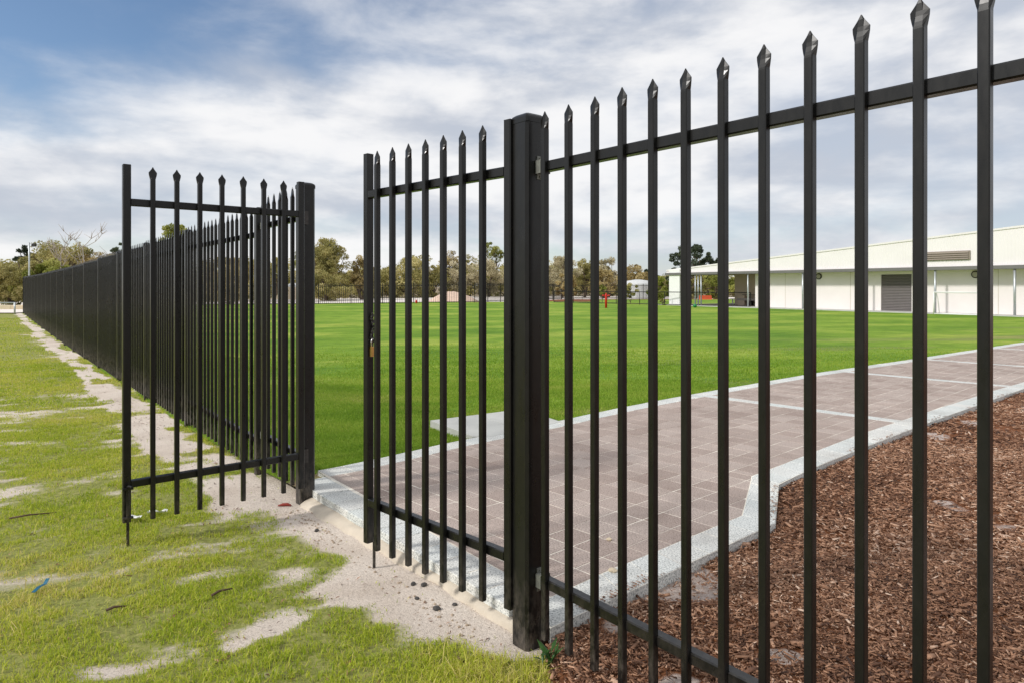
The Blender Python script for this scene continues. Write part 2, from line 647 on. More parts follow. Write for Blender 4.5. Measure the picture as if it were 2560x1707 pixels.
LF_DARK = mat_leaf("dark_eucalypt_leaves", [(0.1, srgb(36, 46, 34)), (0.45, srgb(58, 70, 50)), (0.75, srgb(82, 94, 68)), (1.0, srgb(108, 116, 86))], 0.2)
LF_WEED = mat_leaf("glossy_weed_leaves", [(0.1, srgb(50, 84, 40)), (0.6, srgb(84, 122, 56)), (1.0, srgb(110, 146, 70))], 0.25, 0.4)
BARK = mat_bark("grey_brown_bark", srgb(70, 58, 46), srgb(124, 108, 90))
BARK_PALE = mat_bark("bleached_wood", srgb(150, 138, 126), srgb(206, 196, 184))
BARK_BURNT = mat_bark("charred_wood", srgb(34, 28, 24), srgb(74, 60, 50))

# ------------------------------------------------------------------ frame of the fence line
# d runs along the fence, away from the viewer; n points into the school grounds
TH = R(38.6)
D = np.array([-math.sin(TH), math.cos(TH)])
NI = np.array([math.cos(TH), math.sin(TH)])
GATE_R = np.array([0.066, 2.757])
GATE_L = np.array([-1.387, 4.580])
TH_L = R(37.6)
DL = np.array([-math.sin(TH_L), math.cos(TH_L)])
POST_A = np.array([-2.0, 5.40])


def tp(x, y):
    rx, ry = np.asarray(x) - GATE_L[0], np.asarray(y) - GATE_L[1]
    return rx * DL[0] + ry * DL[1], rx * DL[1] - ry * DL[0]


def dip(x, y):
    t, p = tp(x, y)
    z = np.interp(t, [-5, 0, 1, 8, 14, 30, 45, 70], [0, 0, -0.05, -0.10, -0.18, -0.19, -0.14, -0.13])
    return z * np.clip(1 - (p - 4) / 25.0, 0, 1)


def grid_sheet(name, us, vs, fn, mat, attr=None, keep=None, smooth=True):
    U, V = np.meshgrid(us, vs, indexing='ij')
    X, Y, Z, A = fn(U.ravel(), V.ravel())
    nu, nv = len(us), len(vs)
    i, j = np.meshgrid(np.arange(nu - 1), np.arange(nv - 1), indexing='ij')
    a = (i * nv + j).ravel()
    faces = np.stack([a, a + nv, a + nv + 1, a + 1], 1)
    if keep is not None:
        cx = X[faces].mean(1)
        cy = Y[faces].mean(1)
        faces = faces[keep(cx, cy)]
    verts = np.stack([X, Y, Z], 1)
    # face up
    q = faces[0]
    e1 = verts[q[1]] - verts[q[0]]
    e2 = verts[q[3]] - verts[q[0]]
    if e1[0] * e2[1] - e1[1] * e2[0] < 0:
        faces = faces[:, ::-1]
    return fastmesh(name, verts, faces, mat, attr=A, smooth=smooth)


# ------------------------------------------------------------------ ground sheets
us = np.concatenate([np.arange(-900, -100, 80.0), np.arange(-100, 100, 10.0), np.arange(100, 901, 80.0)])
vs = np.concatenate([np.arange(-300, -20, 40.0), np.arange(-20, 180, 10.0), np.arange(180, 1501, 120.0)])
struct(grid_sheet("ground", us, vs, lambda u, v: (u, v, np.full(u.shape, -0.42), None), SANDGROUND, smooth=False))


def verge_grass_amount(x, y):
    """0 = bare sand, 1 = thick grass"""
    t, p = tp(x, y)
    # streaks of bare sand run with the mower, along roughly 25 degrees
    u = np.asarray(x) * 0.86 + np.asarray(y) * 0.5
    v = -np.asarray(x) * 0.5 + np.asarray(y) * 0.86
    a = 0.35 * fbm(u * 0.8, v * 2.4, 3, 3) + 0.65 * fbm(u * 2.6, v * 6.0, 4, 7)
    b = fbm(np.asarray(x) * 0.5, np.asarray(y) * 0.5, 3, 11)
    s = 0.62 * a + 0.38 * b
    s = (s - 0.41) / 0.20 + np.interp(t, [-3, -0.5, 1.0, 6.0], [0.12, 0.18, 0.38, 0.50]) + np.clip((-p - 0.45) / 1.1, 0, 0.42)
    # worn strip along the foot of the left fence, broken by tufts
    wob = 0.30 * (vnoise(t * 0.9, t * 0.0, 5) - 0.5) + 0.3 * (fbm(u * 1.2, v * 3.0, 3, 29) - 0.5)
    w = np.clip((1.0 - np.abs(p + 0.25 + 0.75 * wob) / np.interp(t, [0, 3, 8], [0.34, 0.27, 0.22])) * 1.6, 0, 1) * np.clip(t + 0.3, 0, 1)
    tuft = np.clip((fbm(t * 1.7, p * 4, 4, 23) - 0.47) * 6, 0, 1)
    s = s - 2.6 * w * (1 - 0.8 * tuft)
    # trodden sand in front of the gateway
    rx, ry = np.asarray(x) - GATE_R[0], np.asarray(y) - GATE_R[1]
    al, ac = rx * D[0] + ry * D[1], rx * NI[0] + ry * NI[1]
    jit = 0.34 * (fbm(np.asarray(x) * 1.9, np.asarray(y) * 1.9, 4, 31) - 0.5) + 0.12 * (vnoise(u * 3, v * 7, 37) - 0.5)
    wide = np.interp(al, [-0.6, -0.1, 0.35, 0.9, 1.6, 2.3, 3.0], [0.10, 0.20, 0.44, 0.46, 0.32, 0.30, 0.24])
    s = s - 2.0 * np.clip((wide + 1.2 * jit + ac) / 0.34, 0, 1) * np.clip((al + 0.25) / 0.2, 0, 1) * np.clip((3.2 - al) / 0.5, 0, 1)
    # bare streak towards the bottom of the picture
    q = np.abs((np.asarray(x) + 0.95) * 0.5 - (np.asarray(y) - 2.95) * 0.86 + 0.30 * (fbm(np.asarray(x) * 3, np.asarray(y) * 3, 3, 39) - 0.5))
    s = s - 1.5 * np.clip(1 - q / 0.16, 0, 1) * np.clip((fbm(np.asarray(x) * 4 + 9, np.asarray(y) * 4, 3, 47) - 0.36) * 5, 0, 1) * np.clip((np.asarray(x) + 1.75) * 3, 0, 1) * np.clip((-0.35 - np.asarray(x)) * 4, 0, 1)
    # grass creeping round the foot of the middle gate post
    s = s + 3.2 * np.clip(1.1 - np.hypot((np.asarray(x) + 0.09) / 0.24, (np.asarray(y) - 2.45) / 0.20), 0, 1)
    return np.clip(s, 0, 1)


def verge_z(x, y):
    z = dip(x, y)
    z = z + 0.05 * (fbm(np.asarray(x) * 1.1, np.asarray(y) * 1.1, 3, 41) - 0.5)
    z = z + 0.02 * (fbm(np.asarray(x) * 5, np.asarray(y) * 5, 3, 43) - 0.5)
    return z


def verge_fn(u, v):
    x = GATE_L[0] + u * DL[0] + v * DL[1]
    y = GATE_L[1] + u * DL[1] - v * DL[0]
    return x, y, verge_z(x, y), verge_grass_amount(x, y)


us = np.concatenate([np.arange(-6, 6, 0.04), np.arange(6, 16, 0.12), np.arange(16, 47.01, 0.4)])
vs = np.concatenate([np.arange(-40, -8, 0.8), np.arange(-8, -3.2, 0.12), np.arange(-3.2, 0.081, 0.04)])
struct(grid_sheet("verge", us, vs, verge_fn, SAND))


def lawn_z(x, y):
    t, p = tp(x, y)
    return dip(x, y) + 0.058 * np.clip(1 - (t - 0.9) / 2.5, 0, 1) + 0.012 * (fbm(np.asarray(x) * 0.6, np.asarray(y) * 0.6, 3, 51) - 0.5)


def lawn_fn(u, v):
    x = GATE_L[0] + u * DL[0] + v * DL[1]
    y = GATE_L[1] + u * DL[1] - v * DL[0]
    lp_ = left_of_path(x, y)
    soil = np.clip(1.0 - (lp_ - 0.02) / 0.16, 0, 1) * np.clip((fbm(x * 2.2, y * 2.2, 3, 57) - 0.36) * 5, 0.15, 1)
    dry = np.clip((fbm(x * 0.33, y * 0.8, 4, 59) - 0.60) * 4, 0, 0.5) * np.clip(1 - t_near(x, y) / 6.0, 0, 1)
    return x, y, lawn_z(x, y), np.clip(soil + dry, 0, 1)


# ------------------------------------------------------------------ paved path
PZ = 0.075
L_IN = [(-1.306, 4.898), (-1.099, 5.075), (-0.833, 5.344), (-0.38, 5.842), (0.368, 6.52), (1.274, 7.45), (2.206, 8.30),
        (4.745, 10.46), (7.619, 12.62), (11.997, 16.02), (17.5, 20.3)]
R_IN = [(0.12, 2.945), (0.423, 3.235), (0.911, 3.662), (1.37, 4.062), (1.724, 4.904), (2.57, 5.70), (3.177, 6.27),
        (4.586, 7.48), (6.409, 9.02), (12.0, 13.5), (20.0, 19.8)]
R_OUT = [(0.153, 2.722), (0.518, 3.04), (1.155, 3.613), (1.518, 3.931), (1.843, 4.714), (2.348, 5.206), (3.071, 5.857),
         (4.18, 6.842), (5.908, 8.319), (6.917, 9.18), (12.2, 13.3), (20.1, 19.6)]


def offset_line(pl, dist):
    out = []
    for i, p in enumerate(pl):
        a = np.array(pl[max(0, i - 1)])
        b = np.array(pl[min(len(pl) - 1, i + 1)])
        t = (b - a) / np.linalg.norm(b - a)
        out.append(tuple(np.array(p) + dist * np.array([-t[1], t[0]])))
    return out


L_OUT = offset_line(L_IN, 0.205)
F_OUT = [tuple(GATE_R + D * s + NI * 0.028) for s in (0.16, 2.53)]
F_IN0, F_IN1 = np.array([0.02, 3.185]), np.array([-1.306, 4.893])

path = thing("path", "", "")
for k in ("label", "category"):
    del path[k]
struct(path)


def prism(mb, poly, z0, z1, e=0.004):
    """flat slab with an eased upper edge from a counter-clockwise polygon"""
    c = np.mean(np.array(poly), 0)
    top = [tuple(np.array(p) + (c - np.array(p)) * min(0.4, e / max(1e-6, np.linalg.norm(c - np.array(p))))) for p in poly]
    n = len(poly)
    secs = [[(p[0], p[1], z0) for p in poly], [(p[0], p[1], z1 - e) for p in poly], [(p[0], p[1], z1) for p in top]]
    mb.loft(secs)


def ccw(poly):
    a = sum(poly[i][0] * poly[(i + 1) % len(poly)][1] - poly[(i + 1) % len(poly)][0] * poly[i][1] for i in range(len(poly)))
    return poly if a > 0 else poly[::-1]


def clip_half(poly, a, b):
    """keep the part of poly on the left of a->b"""
    out = []
    ax, ay = a
    dx, dy = b[0] - ax, b[1] - ay

    def s(p):
        return dx * (p[1] - ay) - dy * (p[0] - ax)
    for i in range(len(poly)):
        p, q = poly[i], poly[(i + 1) % len(poly)]
        sp, sq = s(p), s(q)
        if sp >= 0:
            out.append(p)
        if (sp >= 0) != (sq >= 0):
            k = sp / (sp - sq)
            out.append((p[0] + k * (q[0] - p[0]), p[1] + k * (q[1] - p[1])))
    return out


def area(poly):
    return 0.5 * abs(sum(poly[i][0] * poly[(i + 1) % len(poly)][1] - poly[(i + 1) % len(poly)][0] * poly[i][1] for i in range(len(poly))))


# bed of joint sand under the pavers
bed = MB()


def bed_strip(A, B, z):
    vs = []
    for a, b in zip(A, B):
        vs += [(a[0], a[1], z), (b[0], b[1], z)]
    bed.add(vs, [(2 * i, 2 * i + 1, 2 * i + 3, 2 * i + 2) for i in range(len(A) - 1)])


def resample(pl, n):
    pl = np.array(pl)
    s = np.concatenate([[0], np.cumsum(np.linalg.norm(np.diff(pl, axis=0), axis=1))])
    q = np.linspace(0, s[-1], n)
    return [tuple((np.interp(v, s, pl[:, 0]), np.interp(v, s, pl[:, 1]))) for v in q]


bed_strip(resample(R_OUT, 90), resample(L_OUT, 90), PZ - 0.0016)
bedo = bed.build("joint_bed", JOINT, path)

PA = R(42.4)
PU = np.array([math.cos(PA), math.sin(PA)])
PV = np.array([-math.sin(PA), math.cos(PA)])
BANDS = [7.53, 11.3, 14.3, 18.0]
S = 0.2


def seg_at(pl, u):
    best = None
    for a, b in zip(pl[:-1], pl[1:]):
        ua, ub = np.dot(a, PU), np.dot(b, PU)
        if ua <= u <= ub:
            return a, b
    return (pl[0], pl[1]) if u < np.dot(pl[0], PU) else (pl[-2], pl[-1])


def clip_path(poly, uc):
    for u in (uc - 0.09, uc + 0.09):
        a, b = seg_at(R_IN, u)
        poly = clip_half(poly, a, b)
        if len(poly) < 3:
            return poly
        a, b = seg_at(L_IN, u)
        poly = clip_half(poly, b, a)
        if len(poly) < 3:
            return poly
    poly = clip_half(poly, tuple(F_IN1), tuple(F_IN0))
    return poly


def inset(poly, g):
    c = np.mean(np.array(poly), 0)
    out = []
    n = len(poly)
    poly = ccw(poly)
    for i in range(n):
        a, b = np.array(poly[i - 1]), np.array(poly[i])
        poly_d = np.array(poly[(i + 1) % n])
        t1, t2 = b - a, poly_d - b
        l1, l2 = np.linalg.norm(t1), np.linalg.norm(t2)
        if l1 < 1e-5 or l2 < 1e-5:
            out.append(tuple(b))
            continue
        n1 = np.array([-t1[1], t1[0]]) / l1
        n2 = np.array([-t2[1], t2[0]]) / l2
        m_ = n1 + n2
        k = g / max(0.35, 0.5 * np.dot(m_, m_))
        out.append(tuple(b + 0.5 * m_ * k * 1.0))
    return out


cells = []
REFLEX = [np.array(R_IN[4])]
rows = []
marks = sorted(BANDS)
start = marks[0] - 0.08
# rows of pavers between the pale bands
lo = start - S * 30
while lo < start - 0.01:
    rows.append((lo, lo + S))
    lo += S
for i, b in enumerate(marks):
    s0 = b + 0.08
    s1 = (marks[i + 1] - 0.08) if i + 1 < len(marks) else b + 6.0
    nrow = max(1, int(round((s1 - s0) / S)))
    w = (s1 - s0) / nrow
    for k in range(nrow):
        rows.append((s0 + k * w, s0 + (k + 1) * w))
for (u0, u1) in rows:
    uc = 0.5 * (u0 + u1)
    for j in range(-6, 34):
        v0 = j * S + 0.03
        q = [u0 * PU + v0 * PV, u1 * PU + v0 * PV, u1 * PU + (v0 + S) * PV, u0 * PU + (v0 + S) * PV]
        parts_ = [(u0, u1)]
        for vx in REFLEX:
            vu, vv = np.dot(vx, PU), np.dot(vx, PV)
            if u0 + 0.01 < vu < u1 - 0.01 and abs(vv - v0 - S / 2) < 0.32:
                parts_ = [(u0, vu), (vu, u1)]
        if len(parts_) == 2:
            for (a0, a1) in parts_:
                q2 = [a0 * PU + v0 * PV, a1 * PU + v0 * PV, a1 * PU + (v0 + S) * PV, a0 * PU + (v0 + S) * PV]
                poly = [tuple(p) for p in q2]
                a, b = seg_at(R_IN, 0.5 * (a0 + a1))
                poly = clip_half(poly, a, b)
                if len(poly) >= 3 and area(poly) > 0.001:
                    c = np.mean(np.array(poly), 0)
                    cells.append((float(np.hypot(*c)), False, poly, c, 0.0))
            continue
        poly = clip_path([tuple(p) for p in q], uc)
        if len(poly) >= 3 and area(poly) > 0.0022:
            full = area(poly) > S * (u1 - u0) - 1e-4
            c = np.mean(np.array(poly), 0)
            cells.append((float(np.hypot(*c)), full, poly, c, (u1 - u0)))
cells.sort(key=lambda c: c[0])
paver_me = None
far_mb = MB()
far_attr = []
prand = random.Random(3)
for i, (dist, full, poly, c, w) in enumerate(cells):
    if i < 300:
        mb = MB()
        local = [(p[0] - c[0], p[1] - c[1]) for p in inset(poly, 0.0052)]
        if full and abs(w - S) < 1e-6:
            if paver_me is None:
                prism(mb, local, -0.05, 0.0, 0.003)
                o = mb.build("paver", PAVER, path)
                paver_me = o.data
            else:
                o = link("paver", paver_me, PAVER, path)
        else:
            prism(mb, local, -0.05, 0.0, 0.003)
            o = mb.build("paver", PAVER, path)
        o.location = (c[0], c[1], PZ + prand.uniform(-0.0004, 0.0010))
        o.rotation_euler = (prand.uniform(-.004, .004), prand.uniform(-.004, .004), prand.uniform(-0.008, 0.008) if full else 0)
    else:
        n0 = len(far_mb.v)
        prism(far_mb, inset(poly, 0.0052), PZ - 0.02, PZ + prand.uniform(-0.001, 0.001), 0.003)
        far_attr += [prand.random()] * (len(far_mb.v) - n0)
fp = far_mb.build("far_paver", PAVER, path)
a_ = fp.data.attributes.new("var", 'FLOAT', 'POINT')
a_.data.foreach_set("value", np.array(far_attr, dtype=np.float32))
stuff(fp)


def border_run(inner, outer, z0, jit=0.0015):
    n = max(2, int(round(np.sum(np.linalg.norm(np.diff(np.array(inner), axis=0), axis=1)) / 0.2)) + 1)
    A, B = resample(inner, n), resample(outer, n)
    for i in range(n - 1):
        poly = ccw([A[i], A[i + 1], B[i + 1], B[i]])
        c = np.mean(np.array(poly), 0)
        mb = MB()
        prism(mb, [(p[0] - c[0], p[1] - c[1]) for p in inset(poly, 0.002)], z0 - PZ, 0.0, 0.005)
        o = mb.build("border_paver", BORDER, path, (c[0], c[1], PZ + 0.001 + prand.uniform(-jit, jit)))
        o.rotation_euler = (prand.uniform(-.008, .008), prand.uniform(-.008, .008), 0)


border_run(L_IN, L_OUT, -0.01)
border_run(R_IN[:4], R_OUT[:4], -0.03)
border_run(R_IN[3:5], R_OUT[3:5], -0.03)
border_run(R_IN[4:], R_OUT[4:], -0.03)
fin = [tuple(GATE_R + D * s + NI * 0.232) for s in (0.16, 2.53)]
border_run(fin, F_OUT, -0.03)
for b in BANDS:
    # a soldier course of narrow pale pavers across the path
    for j in range(-6, 34):
        v0 = j * S + 0.03
        q = [(b - 0.08) * PU + v0 * PV, (b + 0.08) * PU + v0 * PV, (b + 0.08) * PU + (v0 + S) * PV, (b - 0.08) * PU + (v0 + S) * PV]
        poly = clip_path([tuple(p) for p in q], b)
        if len(poly) >= 3 and area(poly) > 0.003:
            c = np.mean(np.array(poly), 0)
            mb = MB()
            prism(mb, [(p[0] - c[0], p[1] - c[1]) for p in inset(poly, 0.002)], -0.03, 0.0, 0.003)
            mb.build("band_paver", BORDER, path, (c[0], c[1], PZ + 0.001))

# cream mortar haunch along the outer edge of the threshold
hb = MB()
secs = []
for k in range(25):
    s = 0.05 + (2.28 - 0.05) * k / 24
    base = GATE_R + D * s
    j1, j2 = 0.018 * math.sin(k * 2.1), 0.012 * math.sin(k * 1.3 + 1)
    sw = 0.010 + 0.050 * min(1.0, max(0.0, (s - 1.2) / 0.8))
    prof = [(0.06, -0.12), (-sw - 0.05 + j1 * 0.5, -0.12), (-sw + j1 * 0.5, -0.01 + j2 * 0.5), (-sw * 0.4 + 0.4 * j2, 0.018), (0.020, 0.030 + 0.3 * j2), (0.06, 0.03)]
    secs.append([(base[0] + NI[0] * a, base[1] + NI[1] * a, z) for a, z in prof])
hb.loft([s[::-1] for s in secs])
hb.build("mortar_haunch", FOOTING, path, smooth=True)

# concrete slab let into the lawn beside the path
s1 = MB()
prism(s1, ccw([(-0.83, 6.93), (-0.36, 6.20), (-0.20, 6.17), (0.06, 6.44), (-0.36, 7.25)]), 0.0, PZ + 0.004, 0.004)
s2 = MB()
prism(s2, ccw([(-0.353, 7.256), (0.067, 6.446), (0.50, 6.86), (0.10, 7.58)]), 0.0, PZ + 0.003, 0.004)
slab = thing("concrete_slab", "pale grey concrete slab let into the lawn beside the path", "slab", (0, 0, 0))
s1.build("slab_panel", CONCRETE, slab)
s2.build("slab_panel", CONCRETE, slab)

# ------------------------------------------------------------------ mulch bed
ROUT = np.array(R_OUT)


def right_of_path(x, y):
    """signed distance outside the right edge (positive = in the mulch)"""
    x = np.asarray(x, float)
    y = np.asarray(y, float)
    best = np.full(x.shape, 1e9)
    sign = np.zeros(x.shape)
    for a, b in zip(ROUT[:-1], ROUT[1:]):
        ab = b - a
        l2 = ab @ ab
        k = np.clip(((x - a[0]) * ab[0] + (y - a[1]) * ab[1]) / l2, 0, 1)
        dx, dy = x - a[0] - k * ab[0], y - a[1] - k * ab[1]
        dd = np.hypot(dx, dy)
        cr = (ab[0] * (y - a[1]) - ab[1] * (x - a[0]))
        up = dd < best
        best = np.where(up, dd, best)
        sign = np.where(up, np.where(cr < 0, 1.0, -1.0), sign)
    return best * sign


def mulch_edge(x, y):
    return np.asarray(x) - 0.10 - 0.16 * (fbm(np.asarray(x) * 6, np.asarray(y) * 6, 3, 61) - 0.5)


def mulch_sand(x, y):
    v = fbm(np.asarray(x) * 1.25 + 3, np.asarray(y) * 1.25, 4, 71)
    w = 0.25 * np.clip(1 - np.hypot((np.asarray(x) - 0.62) / 0.28, (np.asarray(y) - 2.45) / 0.16), 0, 1)
    w = w + 0.22 * np.clip(1 - np.hypot((np.asarray(x) - 1.05) / 0.25, (np.asarray(y) - 2.62) / 0.18), 0, 1)
    return v + w


def mulch_z(x, y):
    s = np.clip(mulch_edge(x, y) / 0.10, 0, 1)
    z = -0.05 + 0.075 * s + 0.03 * (fbm(np.asarray(x) * 2.2, np.asarray(y) * 2.2, 3, 73) - 0.5) * s
    return np.minimum(z, PZ - 0.014)


def mulch_fn(u, v):
    return u, v, mulch_z(u, v), mulch_sand(u, v) * 0.0 + np.clip((mulch_sand(u, v) - 0.69) * 8 + 0.4, 0, 1)


us = np.concatenate([np.arange(-0.15, 4, 0.05), np.arange(4, 24, 0.25)])
vs = np.concatenate([np.arange(0.3, 6.5, 0.05), np.arange(6.5, 19, 0.25)])
struct(grid_sheet("mulch_bed", us, vs, mulch_fn, MULCHBED, keep=lambda x, y: right_of_path(x, y) > -0.12))


def scatter_chips(n, x0, x1, y0, y1, lmin, lmax, seed):
    r = np.random.default_rng(seed)
    x = r.uniform(x0, x1, n)
    y = r.uniform(y0, y1, n)
    ok = (right_of_path(x, y) > 0.004) & (mulch_edge(x, y) > -0.01) & (x / np.maximum(y, 0.1) < 1.05)
    ms = mulch_sand(x, y)
    ok &= (ms < 0.69) | (r.random(n) < 0.18)
    x, y = x[ok], y[ok]
    n = len(x)
    ln = r.uniform(lmin, lmax, n) * (1 + 0.9 * (r.random(n) < 0.07))
    wd = ln * r.uniform(0.12, 0.38, n)
    th = np.minimum(wd * 0.45, 0.005)
    yaw = r.uniform(0, 2 * np.pi, n)
    pit = r.normal(0, 0.22, n)
    rol = r.normal(0, 0.35, n)
    z = mulch_z(x, y) + r.uniform(0.0, 0.018, n) + 0.004
    tap = r.uniform(0.35, 1.0, n)
    cz, sz = np.cos(yaw), np.sin(yaw)
    cp, sp = np.cos(pit), np.sin(pit)
    cr, sr = np.cos(rol), np.sin(rol)
    ex = np.stack([cz * cp, sz * cp, sp], 1)
    ey = np.stack([-sz * cr - cz * sp * sr, cz * cr - sz * sp * sr, cp * sr], 1)
    ez = np.cross(ex, ey)
    P = np.stack([x, y, z], 1)
    V = np.zeros((n, 8, 3))
    k = 0
    for sz_ in (-1, 1):
        for (sx, sy) in ((-1, -1), (1, -1), (1, 1), (-1, 1)):
            w_ = wd * (tap if sx > 0 else 1.0)
            V[:, k] = P + ex * (sx * ln / 2)[:, None] + ey * (sy * w_ / 2)[:, None] + ez * (sz_ * th / 2)[:, None]
            k += 1
    base = (np.arange(n) * 8)[:, None]
    F = np.array([(4, 5, 6, 7), (0, 1, 5, 4), (1, 2, 6, 5), (2, 3, 7, 6), (3, 0, 4, 7)])
    faces = (base[:, :, None] + F[None]).reshape(-1, 4)
    far = np.clip((y - 4) / 5, 0, 1)
    var = np.clip(r.beta(1.7, 2.0, n) + 0.5 * (fbm(x * 1.6, y * 1.6, 3, 77) - 0.5) + 0.25 * (r.random(n) < 0.07), 0, 1)
    return V.reshape(-1, 3), faces, np.repeat(var, 8)


vs_, fs_, as_ = [], [], []
off = 0
for args in ((56000, -0.05, 2.9, 1.2, 3.6, 0.009, 0.027, 1), (60000, 0.9, 5.0, 3.2, 6.0, 0.011, 0.033, 2),
             (48000, 2.6, 9.5, 5.4, 9.4, 0.016, 0.045, 4), (46000, -0.05, 2.9, 1.2, 3.6, 0.005, 0.014, 8), (3000, -0.05, 4.0, 1.2, 5.0, 0.028, 0.055, 9)):
    v_, f_, a_ = scatter_chips(*args)
    vs_.append(v_)
    fs_.append(f_ + off)
    as_.append(a_)
    off += len(v_)
r = np.random.default_rng(66)
for (n, spread, seed) in ((1500, 0.10, 12),):
    k_ = r.uniform(0, 1, n) ** 1.6
    seg = np.array(resample(R_OUT[:10], 400))
    idx = (k_ * 398).astype(int)
    tx = seg[np.minimum(idx + 1, 399)] - seg[idx]
    nx = np.stack([-tx[:, 1], tx[:, 0]], 1) / np.linalg.norm(tx, axis=1)[:, None]
    pos = seg[idx] + nx * np.abs(r.normal(0, 0.028, n))[:, None]
    okk = (fbm(pos[:, 0] * 3, pos[:, 1] * 3, 3, 79) > 0.52)
    pos = pos[okk]
    n = len(pos)
    ln = r.uniform(0.006, 0.03, n)
    wd0 = ln * r.uniform(0.15, 0.4, n)
    yaw = r.uniform(0, 6.283, n)
    ex = np.stack([np.cos(yaw), np.sin(yaw), r.normal(0, 0.12, n)], 1) * (ln / 2)[:, None]
    ey = np.stack([-np.sin(yaw), np.cos(yaw), r.normal(0, 0.2, n)], 1) * (wd0 / 2)[:, None]
    P = np.concatenate([pos, np.full((n, 1), PZ + 0.0055)], 1)
    up = np.array([0, 0, 0.003])
    V = np.stack([P - ex, P - ey + up, P + ex, P + ey + up], 1).reshape(-1, 3)
    vs_.append(V)
    fs_.append(np.arange(len(V)).reshape(-1, 4) + off)
    as_.append(np.repeat(np.clip(r.beta(2, 2.5, n), 0, 1), 4))
    off += len(V)
stuff(fastmesh("mulch", np.concatenate(vs_), np.concatenate(fs_), MULCH, attr=np.concatenate(as_)),
      "brown wood chip mulch covering the bed behind the right fence", "mulch")


# ------------------------------------------------------------------ grass blades
def blades(x, y, z, h, w, lean, seed, var):
    r = np.random.default_rng(seed)
    n = len(x)
    yaw = r.uniform(0, 2 * np.pi, n)
    la = r.uniform(0, 2 * np.pi, n)
    le = np.abs(r.normal(0, lean, n)) * h
    sx, sy = np.cos(yaw) * w / 2, np.sin(yaw) * w / 2
    lx, ly = np.cos(la) * le, np.sin(la) * le
    P = np.stack([x, y, z], 1)
    V = np.zeros((n, 5, 3))
    V[:, 0] = P + np.stack([-sx, -sy, -0.004 * np.ones(n)], 1)
    V[:, 1] = P + np.stack([sx, sy, -0.004 * np.ones(n)], 1)
    m = P + np.stack([lx * 0.38, ly * 0.38, h * 0.6], 1)
    V[:, 2] = m + np.stack([sx * 0.75, sy * 0.75, 0 * h], 1)
    V[:, 3] = m - np.stack([sx * 0.75, sy * 0.75, 0 * h], 1)
    hz = np.sqrt(np.maximum(0.15, 1 - (le / h) ** 2 * 0.5))
    V[:, 4] = P + np.stack([lx, ly, h * hz], 1)
    b = (np.arange(n) * 5)[:, None, None]
    F = np.array([(0, 1, 2), (0, 2, 3), (3, 2, 4)])[None]
    return V.reshape(-1, 3), (b + F).reshape(-1, 3), np.repeat(var, 5)


def gather(parts):
    V, F, A = [], [], []
    o = 0
    for v, f, a in parts:
        V.append(v)
        F.append(f + o)
        A.append(a)
        o += len(v)
    return np.concatenate(V), np.concatenate(F), np.concatenate(A)


def verge_points(n, t0, t1, p0, p1, seed):
    r = np.random.default_rng(seed)
    t = r.uniform(t0, t1, n)
    p = r.uniform(p0, p1, n)
    x = GATE_L[0] + t * DL[0] + p * DL[1]
    y = GATE_L[1] + t * DL[1] - p * DL[0]
    a = verge_grass_amount(x, y)
    ok = (r.random(n) < np.clip(a * 1.05 + 0.006 + 0.35 * a * (vnoise(x * 14, y * 14, 97) - 0.5), 0, 1)) & (mulch_edge(x, y) < 0.05) & (y > 1.6)
    clump = 0.6 * fbm(x * 11, y * 11, 2, 91) + 0.4 * fbm(x * 3.1, y * 3.1, 2, 89)
    ok &= r.random(n) < np.clip((clump - 0.33) * 4.0, 0.06, 1)
    return x[ok], y[ok], a[ok], r


parts = []
for (n, t0, t1, p0, p1, hh, ww, seed) in (
        (330000, -4.6, 0.4, -3.2, 0.02, 0.023, 0.0036, 101),
        (190000, 0.4, 5.5, -3.4, 0.02, 0.025, 0.0044, 102),
        (110000, 5.5, 14, -4.2, 0.0, 0.030, 0.0080, 103),
        (70000, 14, 38, -8, 0.0, 0.045, 0.012, 104)):
    x, y, a, r = verge_points(n, t0, t1, p0, p1, seed)
    k = len(x)
    h = hh * r.uniform(0.4, 1.35, k) * (0.5 + 0.55 * a)
    tall = r.random(k) < 0.012
    h = h * (1 + 1.5 * np.exp(-((x + 0.08) ** 2 + (y - 2.47) ** 2) / 0.045) + 1.2 * np.exp(-((x + 0.93) ** 2 + (y - 2.55) ** 2) / 0.012))
    h = np.where(tall, h * 2.2, h)
    hue = fbm(x * 0.9, y * 0.9, 3, 95)
    t_, p_ = tp(x, y)
    var = np.clip(0.17 + 0.85 * (hue - 0.2) + r.normal(0, 0.2, k) + 0.15 * np.clip(-p_ - 1, 0, 1) + 0.3 * (r.random(k) < 0.10), 0, 1)
    parts.append(blades(x, y, verge_z(x, y), h, ww * r.uniform(0.7, 1.3, k), 1.1, seed + 7, var))
V, F, A = gather(parts)
stuff(fastmesh("verge_grass", V, F, GRASS_V, attr=A), "patchy yellow green grass on the sandy verge outside the fence", "grass")

# mown lawn: real blades for the near part
LINA = np.array(L_IN)
LOUTA = np.array(L_OUT)


def left_of_path(x, y):
    x = np.asarray(x, float)
    y = np.asarray(y, float)
    best = np.full(x.shape, 1e9)
    sign = np.zeros(x.shape)
    for a, b in zip(LOUTA[:-1], LOUTA[1:]):
        ab = b - a
        l2 = ab @ ab
        k = np.clip(((x - a[0]) * ab[0] + (y - a[1]) * ab[1]) / l2, 0, 1)
        dd = np.hypot(x - a[0] - k * ab[0], y - a[1] - k * ab[1])
        cr = ab[0] * (y - a[1]) - ab[1] * (x - a[0])
        up = dd < best
        best = np.where(up, dd, best)
        sign = np.where(up, np.where(cr > 0, 1.0, -1.0), sign)
    return best * sign


def t_near(x, y):
    return np.abs(left_of_path(x, y))


